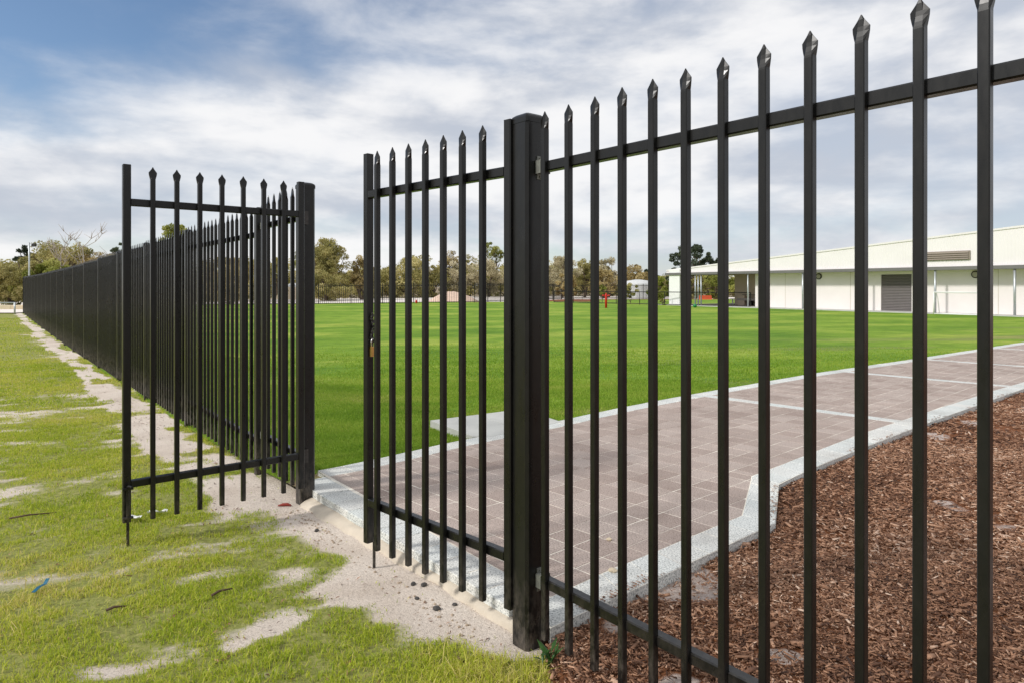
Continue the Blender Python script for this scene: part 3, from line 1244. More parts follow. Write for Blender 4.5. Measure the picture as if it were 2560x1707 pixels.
us = np.concatenate([np.arange(0.05, 8, 0.12), np.arange(8, 60.1, 0.5)])
vs = np.concatenate([np.arange(0.0, 8, 0.12), np.arange(8, 48.1, 0.5)])


def lawn_keep(x, y):
    back = y < 54.5 + 0.23 * (x + 28) + 2
    bx, by = x - 24.8, y - 33.07
    front = (bx * -0.8535 + by * -0.521) > 0.2
    return back & front


struct(grid_sheet("lawn", us, vs, lawn_fn, LAWN, keep=lawn_keep))

def in_slab(x, y):
    ins = np.ones(np.shape(x), bool)
    q = [(-0.83, 6.93), (-0.36, 6.20), (0.50, 6.86), (0.10, 7.58)]
    for i in range(4):
        a, b = q[i], q[(i + 1) % 4]
        ins &= ((b[0] - a[0]) * (y - a[1]) - (b[1] - a[1]) * (x - a[0])) > 0
    return ins


parts = []
for (n, rmin, rmax, ww, seed) in ((420000, 4.3, 7.2, 0.0048, 201), (330000, 7.2, 11.0, 0.0075, 202), (230000, 11.0, 19.0, 0.013, 203)):
    r = np.random.default_rng(seed)
    # polar scatter about the gateway, thinning out with distance into the field
    rad = r.uniform(rmin, rmax, n)
    az = r.uniform(R(-52), R(52), n)
    x = rad * np.sin(az)
    y = rad * np.cos(az)
    t, p = tp(x, y)
    lp = left_of_path(x, y)
    ok = (t > 0.02) & (p > 0.0) & (lp > 0.02 + 0.05 * vnoise(x * 6, y * 6, 5)) & (~in_slab(x, y))
    bald = fbm(x * 0.8, y * 0.8, 3, 205)
    ok &= (r.random(n) < np.clip((bald - 0.22) * 6, 0.25, 1)) & (r.random(n) < np.clip(0.35 + lp * 4, 0, 1))
    ok &= r.random(n) < np.clip((19.0 - rad) / 9.0, 0, 1)
    x, y = x[ok], y[ok]
    k = len(x)
    hue = 0.6 * fbm(x * 0.45, y * 1.1, 3, 207) + 0.4 * fbm(x * 1.7, y * 3.5, 3, 211)
    var = np.clip(0.10 + 1.3 * (hue - 0.34) + r.normal(0, 0.16, k), 0, 1)
    h = 0.030 * r.uniform(0.6, 1.25, k)
    parts.append(blades(x, y, lawn_z(x, y), h, ww * r.uniform(0.7, 1.3, k), 0.6, seed + 3, var))
V, F, A = gather(parts)
stuff(fastmesh("lawn_grass", V, F, GRASS_L, attr=A), "short mown green grass of the playing field behind the fence", "grass")

# ------------------------------------------------------------------ steel fence parts
TIP = 2.12
PBOT = 0.056


def oct_sec(a, e, c, b, z):
    return [(-c, -b, z), (c, -b, z), (a, -e, z), (a, e, z), (c, b, z), (-c, b, z), (-a, e, z), (-a, -e, z)]


def picket_mesh(z0, z1, w=0.025):
    """square tube with a pressed spear head; wide way along local x"""
    h = w / 2
    mb = MB()
    mb.loft([
        oct_sec(h, h - 0.0025, h - 0.0025, h, z0),
        oct_sec(h, h - 0.0025, h - 0.0025, h, z1 - 0.074),
        oct_sec(h + 0.0006, h - 0.004, h - 0.003, h - 0.0004, z1 - 0.068),
        oct_sec(h + 0.0040, 0.0060, 0.0088, 0.0088, z1 - 0.057),
        oct_sec(h + 0.0078, 0.0030, 0.0080, 0.0056, z1 - 0.043),
        oct_sec(h + 0.0088, 0.0022, 0.0075, 0.0046, z1 - 0.031),
        oct_sec(h * 0.62, 0.0022, 0.0050, 0.0042, z1 - 0.0125),
        oct_sec(0.0012, 0.0012, 0.0008, 0.0016, z1),
    ])
    me = bpy.data.meshes.new("picket")
    me.from_pydata(mb.v, [], mb.f)
    me.materials.append(BLACK)
    me.update()
    return me


def post_parts(parent, w, z0, z1, capped=True):
    b = MB().bar((0, 0, z0), (0, 0, z1), w, w)
    body = b.build("post_body", BLACK, parent)
    if capped:
        c = MB()
        k = w / 2 + 0.0018
        e = 0.006

        def ring(r, z, ee):
            return [(-r + ee, -r, z), (r - ee, -r, z), (r, -r + ee, z), (r, r - ee, z), (r - ee, r, z), (-r + ee, r, z), (-r, r - ee, z), (-r, -r + ee, z)]
        c.loft([ring(k, z1 - 0.014, e), ring(k, z1 + 0.006, e), ring(k * 0.93, z1 + 0.014, e), ring(k * 0.72, z1 + 0.022, e), ring(k * 0.45, z1 + 0.026, e * 0.8)])
        c.build("post_cap", BLACK, parent)
    return body


def place(o, loc, rz=0.0):
    o.location = loc
    o.rotation_euler = (0, 0, rz)
    return o


def fence_angle(d):
    return math.atan2(d[1], d[0])


def bracket_mesh():
    mb = MB()
    # saddle plate with two ears, clasping the rail end; local x = away from the post
    mb.box((0.002, 0, 0), (0.004, 0.034, 0.092))
    mb.box((0.018, -0.024, 0), (0.030, 0.004, 0.050))
    mb.box((0.018, 0.024, 0), (0.030, 0.004, 0.050))
    mb.box((0.018, 0, 0.026), (0.030, 0.050, 0.004))
    mb.tube([(0.004, 0, 0.037), (0.009, 0, 0.037)], 0.006, 6)
    mb.tube([(0.004, 0, -0.037), (0.009, 0, -0.037)], 0.006, 6)
    me = bpy.data.meshes.new("rail_bracket")
    me.from_pydata(mb.v, [], mb.f)
    me.materials.append(ZINC)
    me.update()
    return me


BRACKET = bracket_mesh()
PICKET_ME = picket_mesh(PBOT, TIP)

# gate posts -------------------------------------------------------
post_r = thing("gate_post", "thick black square gate post with domed cap in the middle, right leaf hinged on it", "post",
               (GATE_R[0], GATE_R[1], 0), fence_angle(-D), "square gate posts")
post_parts(post_r, 0.100, -0.25, 2.10)
post_l = thing("gate_post", "black square gate post with domed cap beyond the gateway, left leaf hinged on it", "post",
               (GATE_L[0], GATE_L[1], 0), fence_angle(-D), "square gate posts")
post_parts(post_l, 0.100, -0.25, 2.10)


def hinge(parent, x, y, z, long=0.11):
    h = MB()
    h.tube([(x, y, z - long / 2), (x, y, z + long / 2)], 0.011, 10)
    h.tube([(x, y, z + long / 2), (x, y, z + long / 2 + 0.02)], 0.006, 8)
    h.box((x, y + 0.02, z), (0.004, 0.045, long * 0.8))
    h.build("hinge", DARK_ZINC, parent)


# right fence ------------------------------------------------------
fr = thing("picket_fence", "tall black spear topped steel fence running from the middle gate post to the right edge", "fence",
           (GATE_R[0], GATE_R[1], 0), fence_angle(-D), "spear topped steel fencing")
STEP = 0.1343
for i in range(17):
    o = link("picket", PICKET_ME, BLACK, fr, (0.105 + STEP * i + random.uniform(-0.001, 0.001), -0.001, random.uniform(-0.0025, 0.0025)))
    o.rotation_euler = (random.uniform(-0.0012, 0.0012), random.uniform(-0.0012, 0.0012), random.uniform(-0.02, 0.02))
for nm, z in (("top_rail", 1.905), ("bottom_rail", 0.268)):
    MB().bar((0.056, 0.021, z), (2.36, 0.021, z), 0.040, 0.040).build(nm, BLACK, fr)
    br = link("rail_bracket", BRACKET, ZINC, fr, (0.0505, 0.018, z))
MB().bar((2.42, 0.02, -0.2), (2.42, 0.02, 2.10), 0.065, 0.065).build("line_post", BLACK, fr)


# gate leaves ------------------------------------------------------
def gate_leaf(label, hinge_xy, end_xy, rail_side, bolt_side):
    h, e = np.array(hinge_xy), np.array(end_xy)
    v = e - h
    ln = float(np.linalg.norm(v))
    t = thing("gate_leaf", label, "gate", (h[0], h[1], 0.13), math.atan2(v[1], v[0]), "steel gate leaves")
    z0, z1 = 0.0, 1.976
    for x in (0.0, ln):
        MB().bar((x, 0, z0), (x, 0, z1), 0.040, 0.040).build("stile", BLACK, t)
        MB().box((x, 0, z1 + 0.0012), (0.0365, 0.0365, 0.003)).build("stile_cap", BLACK, t)
    for nm, z in (("top_rail", 1.77), ("bottom_rail", 0.208)):
        MB().bar((0.0205, 0, z), (ln - 0.0205, 0, z), 0.038, 0.040).build(nm, BLACK, t)
    me = picket_mesh(0.0, 1.972)
    for i in range(7):
        link("picket", me, BLACK, t, (ln * (i + 1) / 8.0, -rail_side * 0.0335, random.uniform(-0.001, 0.001)))
    # drop bolt on the meeting stile
    b = MB()
    yb = bolt_side * 0.034
    zr0, zr1 = (-0.14, 0.20)
    b.tube([(ln, yb, zr0), (ln, yb, zr1)], 0.008, 8)
    b.tube([(ln, yb, zr1), (ln - 0.0, yb + bolt_side * 0.022, zr1 + 0.008), (ln - 0.012, yb + bolt_side * 0.035, zr1 + 0.004)], 0.007, 8)
    b.build("drop_bolt", BLACK, t)
    for z in (0.03, 0.19):
        MB().box((ln, bolt_side * 0.034, z), (0.052, 0.026, 0.010)).build("bolt_guide", BLACK, t)
    return t, ln


leaf_l, ln_l = gate_leaf("open black gate leaf swung outwards over the grass, on the left of the gateway",
                         (-1.372, 4.428), (-2.140, 3.790), -1, 1)
leaf_r, ln_r = gate_leaf("nearly closed black gate leaf with padlocked chain, hinged on the middle post",
                         (-0.008, 2.775), (-0.734, 3.492), -1, -1)
# hinges belong to the posts
for z in (0.315, 1.885):
    # post frames look along -d: local x = -d, local y = n
    hinge(post_l, 0.066, -0.048, z)
    hinge(post_r, -0.064, -0.030, z)

# padlock and chain on the right leaf --------------------------------
lv = np.array([-0.734, 3.492]) - np.array([-0.008, 2.775])
lv = lv / np.linalg.norm(lv)
ln_n = np.array([lv[1], -lv[0]])
stile = np.array([-0.734, 3.492])
lock_at = stile - lv * 0.032 + ln_n * 0.006
pl = thing("padlock", "small brass padlock hanging from the chain on the right gate leaf", "padlock", (lock_at[0], lock_at[1], 1.078), math.atan2(lv[1], lv[0]))
MB().bar((0.0, -0.015, 0.026), (0.0, 0.015, 0.026), 0.017, 0.050).build("lock_body", BRASS, pl)
arc = [(0, -0.010, 0.05), (0, -0.010, 0.075)] + [(0, -0.010 * math.cos(a), 0.075 + 0.014 * math.sin(a)) for a in np.linspace(0.3, math.pi - 0.3, 6)] + [(0, 0.010, 0.075), (0, 0.010, 0.05)]
MB().tube(arc, 0.0042, 8).build("shackle", CHROME, pl, smooth=True)
ch = thing("chain", "short dark steel chain draped on the meeting stile of the right gate leaf", "chain", (lock_at[0], lock_at[1], 1.15), math.atan2(lv[1], lv[0]))
for k in range(9):
    z = 0.012 + 0.0155 * k
    sway = 0.006 * math.sin(k * 1.1)
    a = (math.pi / 2) * (k % 2) + 0.3
    ca, sa = math.cos(a), math.sin(a)
    ringp = []
    for q in np.linspace(0, 2 * math.pi, 11)[:-1]:
        u_, w_ = 0.0075 * math.cos(q), 0.0125 * math.sin(q)
        ringp.append((u_ * ca * 0.7, u_ * sa + sway, z + w_))
    ringp.append(ringp[0])
    MB().tube(ringp, 0.0028, 6).build("chain_link", DARK_ZINC, ch, smooth=True)

# left fence -------------------------------------------------------
ANG_L = fence_angle(DL)
NPAN = 18
PITCH = 2.40


def fence_z(i):
    p = POST_A + DL * (PITCH * i)
    return float(dip(p[0], p[1]))


fl = thing("picket_fence", "long black spear topped steel fence running into the distance on the left", "fence",
           (POST_A[0], POST_A[1], 0), ANG_L, "spear topped steel fencing")
post_me = None
for i in range(NPAN + 1):
    zb = fence_z(i)
    if post_me is None:
        pb = MB().bar((0, 0, -0.25), (0, 0, 2.085), 0.065, 0.065).build("line_post", BLACK, fl)
        post_me = pb.data
        cp = MB()
        k = 0.0342
        cp.loft([[(-k, -k, 2.072), (k, -k, 2.072), (k, k, 2.072), (-k, k, 2.072)], [(-k, -k, 2.092), (k, -k, 2.092), (k, k, 2.092), (-k, k, 2.092)],
                 [(-k * .55, -k * .55, 2.106), (k * .55, -k * .55, 2.106), (k * .55, k * .55, 2.106), (-k * .55, k * .55, 2.106)]])
        c0 = cp.build("post_cap", BLACK, pb)
        cap_me = c0.data
        pb.location = (0, 0, zb)
    else:
        pb = link("line_post", post_me, BLACK, fl, (PITCH * i, 0, zb))
        link("post_cap", cap_me, BLACK, pb)
rail_me = None
for i in range(NPAN):
    zb = 0.5 * (fence_z(i) + fence_z(i + 1)) + 0.0
    for nm, z in (("top_rail", 1.905), ("bottom_rail", 0.268)):
        if rail_me is None:
            o = MB().bar((0.034, -0.0, 0), (PITCH - 0.034, 0, 0), 0.040, 0.040).build(nm, BLACK, fl)
            rail_me = o.data
        else:
            o = link(nm, rail_me, BLACK, fl)
        o.location = (PITCH * i, -0.010, z + zb)
    npk = 17 if i < 14 else 16
    stp = (PITCH - 0.25) / 16
    for k in range(17):
        if i == NPAN - 1 and k > 10:
            continue
        link("picket", PICKET_ME, BLACK, fl, (PITCH * i + 0.125 + stp * k, 0.023, zb + random.uniform(-0.002, 0.002)))
    if i < 6:
        for z in (1.905, 0.268):
            o = link("rail_bracket", BRACKET, ZINC, fl, (PITCH * i + 0.033, -0.010, z + zb))
# the short make-up panel between the last post and the gate post
va = GATE_L - POST_A
la = float(np.linalg.norm(va))
fs = thing("fence_panel", "short black picket panel between the left gate post and the first fence post", "fence",
           (POST_A[0], POST_A[1], 0), math.atan2(va[1], va[0]), "spear topped steel fencing")
for k in range(7):
    link("picket", PICKET_ME, BLACK, fs, (0.135 + 0.1343 * k, -0.012, 0.0))
for nm, z in (("top_rail", 1.905), ("bottom_rail", 0.268)):
    MB().bar((0.034, 0.022, z), (la - 0.052, 0.022, z), 0.040, 0.040).build(nm, BLACK, fs)
    link("rail_bracket", BRACKET, ZINC, fs, (0.033, 0.022, z))


# far fences -------------------------------------------------------
def far_fence(label, pts, zs, height, spacing, pk_w, pitch, group):
    t = thing("boundary_fence", label, "fence", (pts[0][0], pts[0][1], zs[0]), 0, group)
    ox, oy, oz = pts[0][0], pts[0][1], zs[0]
    pk = MB()
    for (a, b, za, zb) in zip(pts[:-1], pts[1:], zs[:-1], zs[1:]):
        a, b = np.array(a), np.array(b)
        ln = float(np.linalg.norm(b - a))
        n = max(1, int(round(ln / spacing)))
        for i in range(n):
            p = a + (b - a) * i / n
            q = a + (b - a) * (i + 1) / n
            z0 = za + (zb - za) * i / n - oz
            z1 = za + (zb - za) * (i + 1) / n - oz
            MB().box((p[0] - ox, p[1] - oy, z0 + height / 2 - 0.1), (0.07, 0.07, height + 0.2)).build("line_post", BLACK, t)
            for nm, h in (("top_rail", height - 0.2), ("bottom_rail", 0.16)):
                MB().bar((p[0] - ox, p[1] - oy, z0 + h), (q[0] - ox, q[1] - oy, z1 + h), 0.045, 0.045).build(nm, BLACK, t)
            m = int(spacing / pitch)
            for k in range(1, m):
                f_ = k / m
                c = p + (q - p) * f_
                zz = z0 + (z1 - z0) * f_
                hw = pk_w / 2
                cx, cy = c[0] - ox, c[1] - oy
                pk.loft([[(cx - hw, cy - hw, zz + 0.05), (cx + hw, cy - hw, zz + 0.05), (cx + hw, cy + hw, zz + 0.05), (cx - hw, cy + hw, zz + 0.05)],
                         [(cx - hw, cy - hw, zz + height - 0.05), (cx + hw, cy - hw, zz + height - 0.05), (cx + hw, cy + hw, zz + height - 0.05), (cx - hw, cy + hw, zz + height - 0.05)],
                         [(cx - .002, cy - .002, zz + height), (cx + .002, cy - .002, zz + height), (cx + .002, cy + .002, zz + height), (cx - .002, cy + .002, zz + height)]], False)
    o = pk.build("picket", BLACK, t)
    stuff(o)
    return t


far_fence("black steel picket fence along the far side of the playing field", [(-30.5, 53.2), (-16.0, 56.5), (-3.3, 59.4)], [-0.17, -0.16, -0.06], 1.80, 2.4, 0.027, 0.14, "far boundary fences")
far_fence("black steel picket fence behind the mulch bed, left of the pale building", [(-3.3, 59.45), (5.6, 77), (22, 78.5)], [-0.05, -0.1, -0.1], 1.80, 2.4, 0.030, 0.14, "far boundary fences")

# low rail fence in front of the pavilion
lf = thing("low_fence", "low black two rail fence in front of the open pavilion end", "fence", (3.7, 60.2, -0.06))
pa, pb_ = np.array([0.0, 0.0]), np.array([12.55, -13.7])
nlow = 8
for i in range(nlow + 1):
    p = pa + (pb_ - pa) * i / nlow
    MB().tube([(p[0], p[1], -0.05), (p[0], p[1], 1.06)], 0.032, 8).build("line_post", BLACK, lf)
for nm, z, r_ in (("top_rail", 1.05, 0.032), ("bottom_rail", 0.12, 0.030)):
    MB().tube([(pa[0], pa[1], z), (pb_[0], pb_[1], z)], r_, 8).build(nm, BLACK, lf)
wm = MB()
for k in range(1, 200):
    p = pa + (pb_ - pa) * k / 200
    wm.box((p[0], p[1], 0.58), (0.004, 0.004, 0.92))
stuff(wm.build("mesh_wire", BLACK, lf))

# ------------------------------------------------------------------ school pavilion
# local x runs along the facade from its near right end to its far left end, local y points away from the lawn
BR = np.array([24.8, 33.07])
BE = np.array([-0.521, 0.8535])
B_ANG = math.atan2(BE[1], BE[0])
bld = thing("school_pavilion", "long cream single storey pavilion with sheet clad parapet and grey gutter at right", "building", (BR[0], BR[1], 0.0), B_ANG)
# with x along BE, the left normal is (-BE.y, BE.x) = towards the lawn, so depth into the building is negative local y
WEND = 15.78
X0 = -16.0


def bpart(name, mb, mat, smooth=False):
    return mb.build(name, mat, bld, smooth=smooth)


wall = bpart("wall", MB().box(((X0 + 5.33) / 2, -0.1, 1.2), (5.33 - X0, 0.2, 2.5)), CREAM)
wall2 = bpart("wall", MB().box(((7.05 + WEND) / 2, -0.1, 1.2), (WEND - 7.05, 0.2, 2.5)), CREAM)
lint = bpart("wall_lintel", MB().box(((5.33 + 7.05) / 2, -0.1, 2.27), (1.72, 0.2, 0.36)), CREAM)
bpart("return_wall", MB().box((WEND - 0.1, -4.2, 1.2), (0.2, 8.0, 2.5)), CREAM)
bpart("recess_wall", MB().box((18.0, -3.1, 1.2), (4.2, 0.2, 2.5)), BEIGE)
bpart("rear_wall", MB().box(((X0 + WEND) / 2, -8.4, 1.2), (WEND - X0, 0.2, 2.5)), CREAM)
bpart("end_wall", MB().box((22.45, 0.86, 1.32), (1.1, 0.16, 2.75)), WHITE)
# vertical joints between the wall panels
for x in (1.1, 8.9, 11.2, 13.4):
    bpart("wall_joint", MB().box((x, 0.002, 1.18), (0.018, 0.008, 2.3)), SOFFIT)
# roller shutter: every slat its own piece
for k in range(23):
    z = 0.06 + k * 0.0885
    mb = MB()
    secs = []
    for xx in (5.34, 7.04):
        secs.append([(xx, -0.10, z - 0.042), (xx, -0.055, z - 0.034), (xx, -0.040, z), (xx, -0.055, z + 0.034), (xx, -0.10, z + 0.044)])
    mb.loft(secs)
    bpart("shutter_slat", mb, SHUTTER)
bpart("shutter_backing", MB().box((6.19, -0.13, 1.05), (1.9, 0.03, 2.2)), DARK)
bpart("shutter_sill", MB().box((6.19, -0.03, 0.012), (1.72, 0.1, 0.03)), GALV)
# eave, gutter, parapet
OH = 0.92
RL = 23.35
bpart("eave_lining", MB().box(((X0 + RL) / 2, -2.9, 2.325), (RL - X0, 7.56, 0.05)), SOFFIT)
gut = MB()
secs = []
for xx in (X0, RL):
    secs.append([(xx, OH - 0.02, 2.255), (xx, OH + 0.10, 2.255), (xx, OH + 0.13, 2.27), (xx, OH + 0.13, 2.432), (xx, OH + 0.115, 2.44), (xx, OH - 0.02, 2.44)])
gut.loft(secs)
bpart("gutter", gut, GUTTER)
for xx in np.arange(-0.6, 23, 2.35):
    bpart("gutter_joint", MB().box((xx, OH + 0.131, 2.35), (0.05, 0.012, 0.15)), GUTTER)
bpart("flashing", MB().box(((X0 + RL) / 2, OH - 0.03, 2.475), (RL - X0, 0.03, 0.065)), CREAM_SHEET)


def ptop(x):
    return 4.30 - 0.0695 * x


# ribbed sheet parapet whose top edge falls towards the far end
cl = MB()
rib = 0.152
x = X0
vs, fs_ = [], []
prof = [(0.0, 0.0), (0.045, 0.004), (0.076, 0.011), (0.110, 0.004)]
yb = OH - 0.10
i0 = 0
while x < RL - 0.01:
    for dx, dy in prof:
        xx = min(x + dx, RL)
        vs.append((xx, yb + dy, 2.40))
        vs.append((xx, yb + dy, ptop(xx)))
    x += rib
n = len(vs) // 2
vs.append((RL, yb, 2.40))
vs.append((RL, yb, ptop(RL)))
fs_ = [(2 * i, 2 * i + 2, 2 * i + 3, 2 * i + 1) for i in range(n)]
cl.add(vs, fs_)
bpart("sheet_cladding", cl, CREAM_SHEET)
cp = MB()
secs = []
for xx in (X0, RL + 0.03):
    z = ptop(xx)
    secs.append([(xx, yb - 0.14, z - 0.01), (xx, yb + 0.045, z - 0.09), (xx, yb + 0.050, z + 0.005), (xx, yb - 0.14, z + 0.025)])
cp.loft(secs)
bpart("parapet_capping", cp, CREAM_SHEET)
rf = MB()
rf.add([(X0, yb - 0.14, ptop(X0) - 0.05), (RL, yb - 0.14, ptop(RL) - 0.05), (RL, -8.5, 2.55), (X0, -8.5, 2.55)], [(0, 1, 2, 3)])
bpart("roof", rf, CREAM_SHEET)
bpart("end_fascia", MB().add([(RL, yb + 0.03, 2.36), (RL, -6.6, 2.36), (RL, -6.6, 2.62), (RL, yb + 0.03, ptop(RL))], [(0, 1, 2, 3)]), WHITE)
# louvre in the parapet
lv0, lv1 = 2.03, 4.75
bpart("louvre_frame", MB().box(((lv0 + lv1) / 2, yb + 0.045, 3.00), (lv1 - lv0 + 0.1, 0.05, 0.46)), LOUVRE)
for k in range(4):
    z = 2.845 + k * 0.105
    mb = MB()
    secs = []
    for xx in (lv0 + 0.02, lv1 - 0.02):
        secs.append([(xx, yb + 0.066, z - 0.035), (xx, yb + 0.122, z - 0.050), (xx, yb + 0.122, z - 0.036), (xx, yb + 0.070, z + 0.040), (xx, yb + 0.066, z + 0.030)])
    mb.loft(secs)
    bpart("louvre_blade", mb, LOUVRE)
# galvanised verandah posts
for xx in (0.02, 3.64, 7.6, 11.47, 15.64, 19.80, 20.08, 20.36):
    r_ = 0.058 if xx < 12 else 0.05
    bpart("verandah_post", MB().tube([(xx, OH - 0.02, -0.05), (xx, OH - 0.02, 2.31)], r_, 10), GALV, True)
for xx, z in ((2.12, 2.03), (10.96, 2.04)):
    mb = MB()
    pts = []
    for (rr, yy) in ((0.19, 0.0), (0.19, 0.07), (0.15, 0.085), (0.148, 0.075)):
        pts.append([(xx + rr * math.cos(a), yy, z + rr * math.sin(a)) for a in np.linspace(0, 2 * math.pi, 25)[:-1]])
    mb.loft(pts)
    lamp = bpart("wall_lamp", mb, DARK)
    MB().loft([[(xx + rr * math.cos(a), yy, z + rr * math.sin(a)) for a in np.linspace(0, 2 * math.pi, 25)[:-1]] for rr, yy in ((0.146, 0.07), (0.12, 0.092), (0.03, 0.098))]).build("lens", plain("lamp_lens_%d" % int(xx), srgb(166, 160, 146), 0.3), lamp)
# concrete apron
ap = MB().box(((X0 + 23.6) / 2, 0.75, -0.01), (23.6 - X0, 1.7, 0.09))
bpart("apron", ap, CONCRETE)
bpart("breezeway_floor", MB().box((19.7, -3.6, -0.02), (7.7, 7.0, 0.07)), plain("dark_paving", srgb(120, 108, 100), 0.9))


def bw(x, y):
    """a point given along and out from the facade -> world"""
    return (BR[0] + BE[0] * x - BE[1] * y, BR[1] + BE[1] * x + BE[0] * y)


# wash trough under the breezeway
p = bw(18.1, -2.45)
tr = thing("wash_trough", "grey wash trough with taps against the beige wall under the pavilion roof", "trough", (p[0], p[1], 0.015), B_ANG)
MB().box((0, 0, 0.45), (2.2, 0.5, 0.16)).build("basin", plain("trough_steel", srgb(160, 150, 146), 0.5), tr)
MB().box((0.75, 0, 0.36), (0.6, 0.4, 0.72)).build("cabinet", BEIGE, tr)
MB().tube([(-1.0, -0.2, 0.78), (1.0, -0.2, 0.78)], 0.02, 8).build("tap_rail", DARK, tr)
for s in (-0.9, 0.0):
    MB().box((s, 0, 0.185), (0.06, 0.42, 0.37)).build("leg", DARK, tr)

p = bw(20.6, -4.2)
bn = thing("picnic_bench", "small white slatted bench standing in the open pavilion end", "bench", (p[0], p[1], 0.015), B_ANG + 0.6)
for k in range(3):
    MB().box((0, -0.14 + 0.14 * k, 0.44), (1.5, 0.12, 0.04)).build("seat_slat", WHITE, bn)
for s in (-0.55, 0.55):
    MB().box((s, 0, 0.21), (0.08, 0.36, 0.42)).build("leg", WHITE, bn)
p = bw(19.9, -6.0)
bi = thing("wheelie_bin", "dull green wheelie bin behind the white bench", "bin", (p[0], p[1], 0.015), B_ANG)
MB().loft([[(-.22, -.24, 0.06), (.22, -.24, 0.06), (.22, .24, 0.06), (-.22, .24, 0.06)], [(-.27, -.3, 0.95), (.27, -.3, 0.95), (.27, .3, 0.95), (-.27, .3, 0.95)]]).build("bin_body", BIN, bi)
MB().loft([[(-.29, -.34, 0.95), (.29, -.34, 0.95), (.29, .32, 0.95), (-.29, .32, 0.95)], [(-.25, -.2, 1.04), (.25, -.2, 1.04), (.25, .3, 1.0), (-.25, .3, 1.0)]]).build("lid", BIN, bi)
for s in (-0.2, 0.2):
    MB().tube([(s - 0.03, 0.26, 0.09), (s + 0.03, 0.26, 0.09)], 0.09, 12).build("wheel", DARK, bi)

# goal ----------------------------------------------------------------
p = bw(3.28, 1.75)
gl = thing("goal", "small white tubular goal frame standing against the pavilion wall", "goal", (p[0], p[1], 0.0), B_ANG + math.pi)
gw, gh = 2.2, 1.12
for s in (0, gw):
    MB().tube([(s, 0, 0), (s, 0, gh)], 0.035, 10).build("goal_post", WHITE, gl, smooth=True)
    MB().tube([(s, 0, gh - 0.02), (s, 0.25, gh - 0.06), (s, 0.38, gh - 0.3), (s, 0.55, 0.03)], 0.022, 8).build("back_stay", WHITE, gl, smooth=True)
    MB().tube([(s, 0, 0.03), (s, 0.55, 0.03)], 0.022, 8).build("side_bar", WHITE, gl, smooth=True)
MB().tube([(-0.03, 0, gh), (gw + 0.03, 0, gh)], 0.035, 10).build("crossbar", WHITE, gl, smooth=True)
MB().tube([(0, 0, 0.03), (gw, 0, 0.03)], 0.025, 10).build("ground_bar", WHITE, gl, smooth=True)
MB().tube([(0, 0.55, 0.03), (gw, 0.55, 0.03)], 0.022, 10).build("rear_bar", WHITE, gl, smooth=True)

# red standpipe, ball ---------------------------------------------------
rb = thing("standpipe", "bright red standpipe with two side outlets standing on the lawn", "standpipe", (6.20, 45.0, -0.02))
MB().tube([(0, 0, -0.05), (0, 0, 0.86), (0, 0, 0.92)], [0.075, 0.075, 0.06], 12).build("pipe", RED, rb, smooth=True)
MB().tube([(0, 0, 0.90), (0, 0, 0.97), (0, 0, 1.0)], [0.05, 0.045, 0.02], 10).build("spindle", RED, rb, smooth=True)
for s in (-1, 1):
    MB().tube([(s * 0.05, 0, 0.83), (s * 0.20, 0, 0.84), (s * 0.24, 0, 0.82)], [0.045, 0.045, 0.06], 10).build("outlet", RED, rb, smooth=True)


def blob(r, n=10, m=6, sx=1, sy=1, sz=1, jit=0.0, seed=0):
    rr = random.Random(seed)
    secs = []
    for i in range(m + 1):
        a = -math.pi / 2 + math.pi * (i + 0.0) / m
        ra = max(0.02, math.cos(a)) * r
        secs.append([((ra * math.cos(2 * math.pi * k / n)) * sx * (1 + rr.uniform(-jit, jit)), ra * math.sin(2 * math.pi * k / n) * sy * (1 + rr.uniform(-jit, jit)), r * math.sin(a) * sz) for k in range(n)])
    return MB().loft(secs)


o = blob(0.13, 16, 10).build("ball", GREEN_PL, None, (12.30, 45.9, 0.12), True)
tag(o, "green ball lying on the grass in front of the pavilion", "ball")

# ------------------------------------------------------------------ beyond the field
tk = MB()
tk.add([(-75, 54.5, -0.20), (-30, 54.6, -0.20), (-3.3, 60.6, -0.20), (4.5, 76.0, -0.20), (8, 79.5, -0.20), (40, 81, -0.20), (40, 96, -0.20), (4, 118, -0.20), (-18, 104, -0.20), (-26, 84, -0.20), (-75, 72, -0.20)],
       [(0, 1, 2, 3, 4, 5, 6, 7, 8, 9, 10)])
struct(tk.build("limestone_track", TRACK))
fl2 = MB()
fl2.add([(-3.0, 59.3, -0.045), (4.2, 60.9, -0.045), (16.5, 47.4, -0.045), (19.5, 49.5, -0.045), (26, 62, -0.045), (24, 78, -0.045), (6, 76.6, -0.045)], [(0, 1, 2, 3, 4, 5, 6)])
struct(fl2.build("far_lawn", LAWN))
mb2 = MB()
mb2.add([(-2.6, 59.9, -0.03), (4.3, 61.2, -0.03), (8.5, 66.0, -0.03), (9.5, 76.0, -0.03), (6, 76.5, -0.03)], [(0, 1, 2, 3, 4)])
mb2.add([(3.9, 60.6, -0.035), (16.4, 46.9, -0.035), (17.4, 47.9, -0.035), (5.2, 61.9, -0.035)], [(0, 1, 2, 3)])
mb2.add([(9.4, 74.5, -0.032), (24, 75.5, -0.032), (24, 78.2, -0.032), (9.4, 77.0, -0.032)], [(0, 1, 2, 3)])
m2 = mb2.build("far_mulch_bed", MULCHBED)
struct(m2)

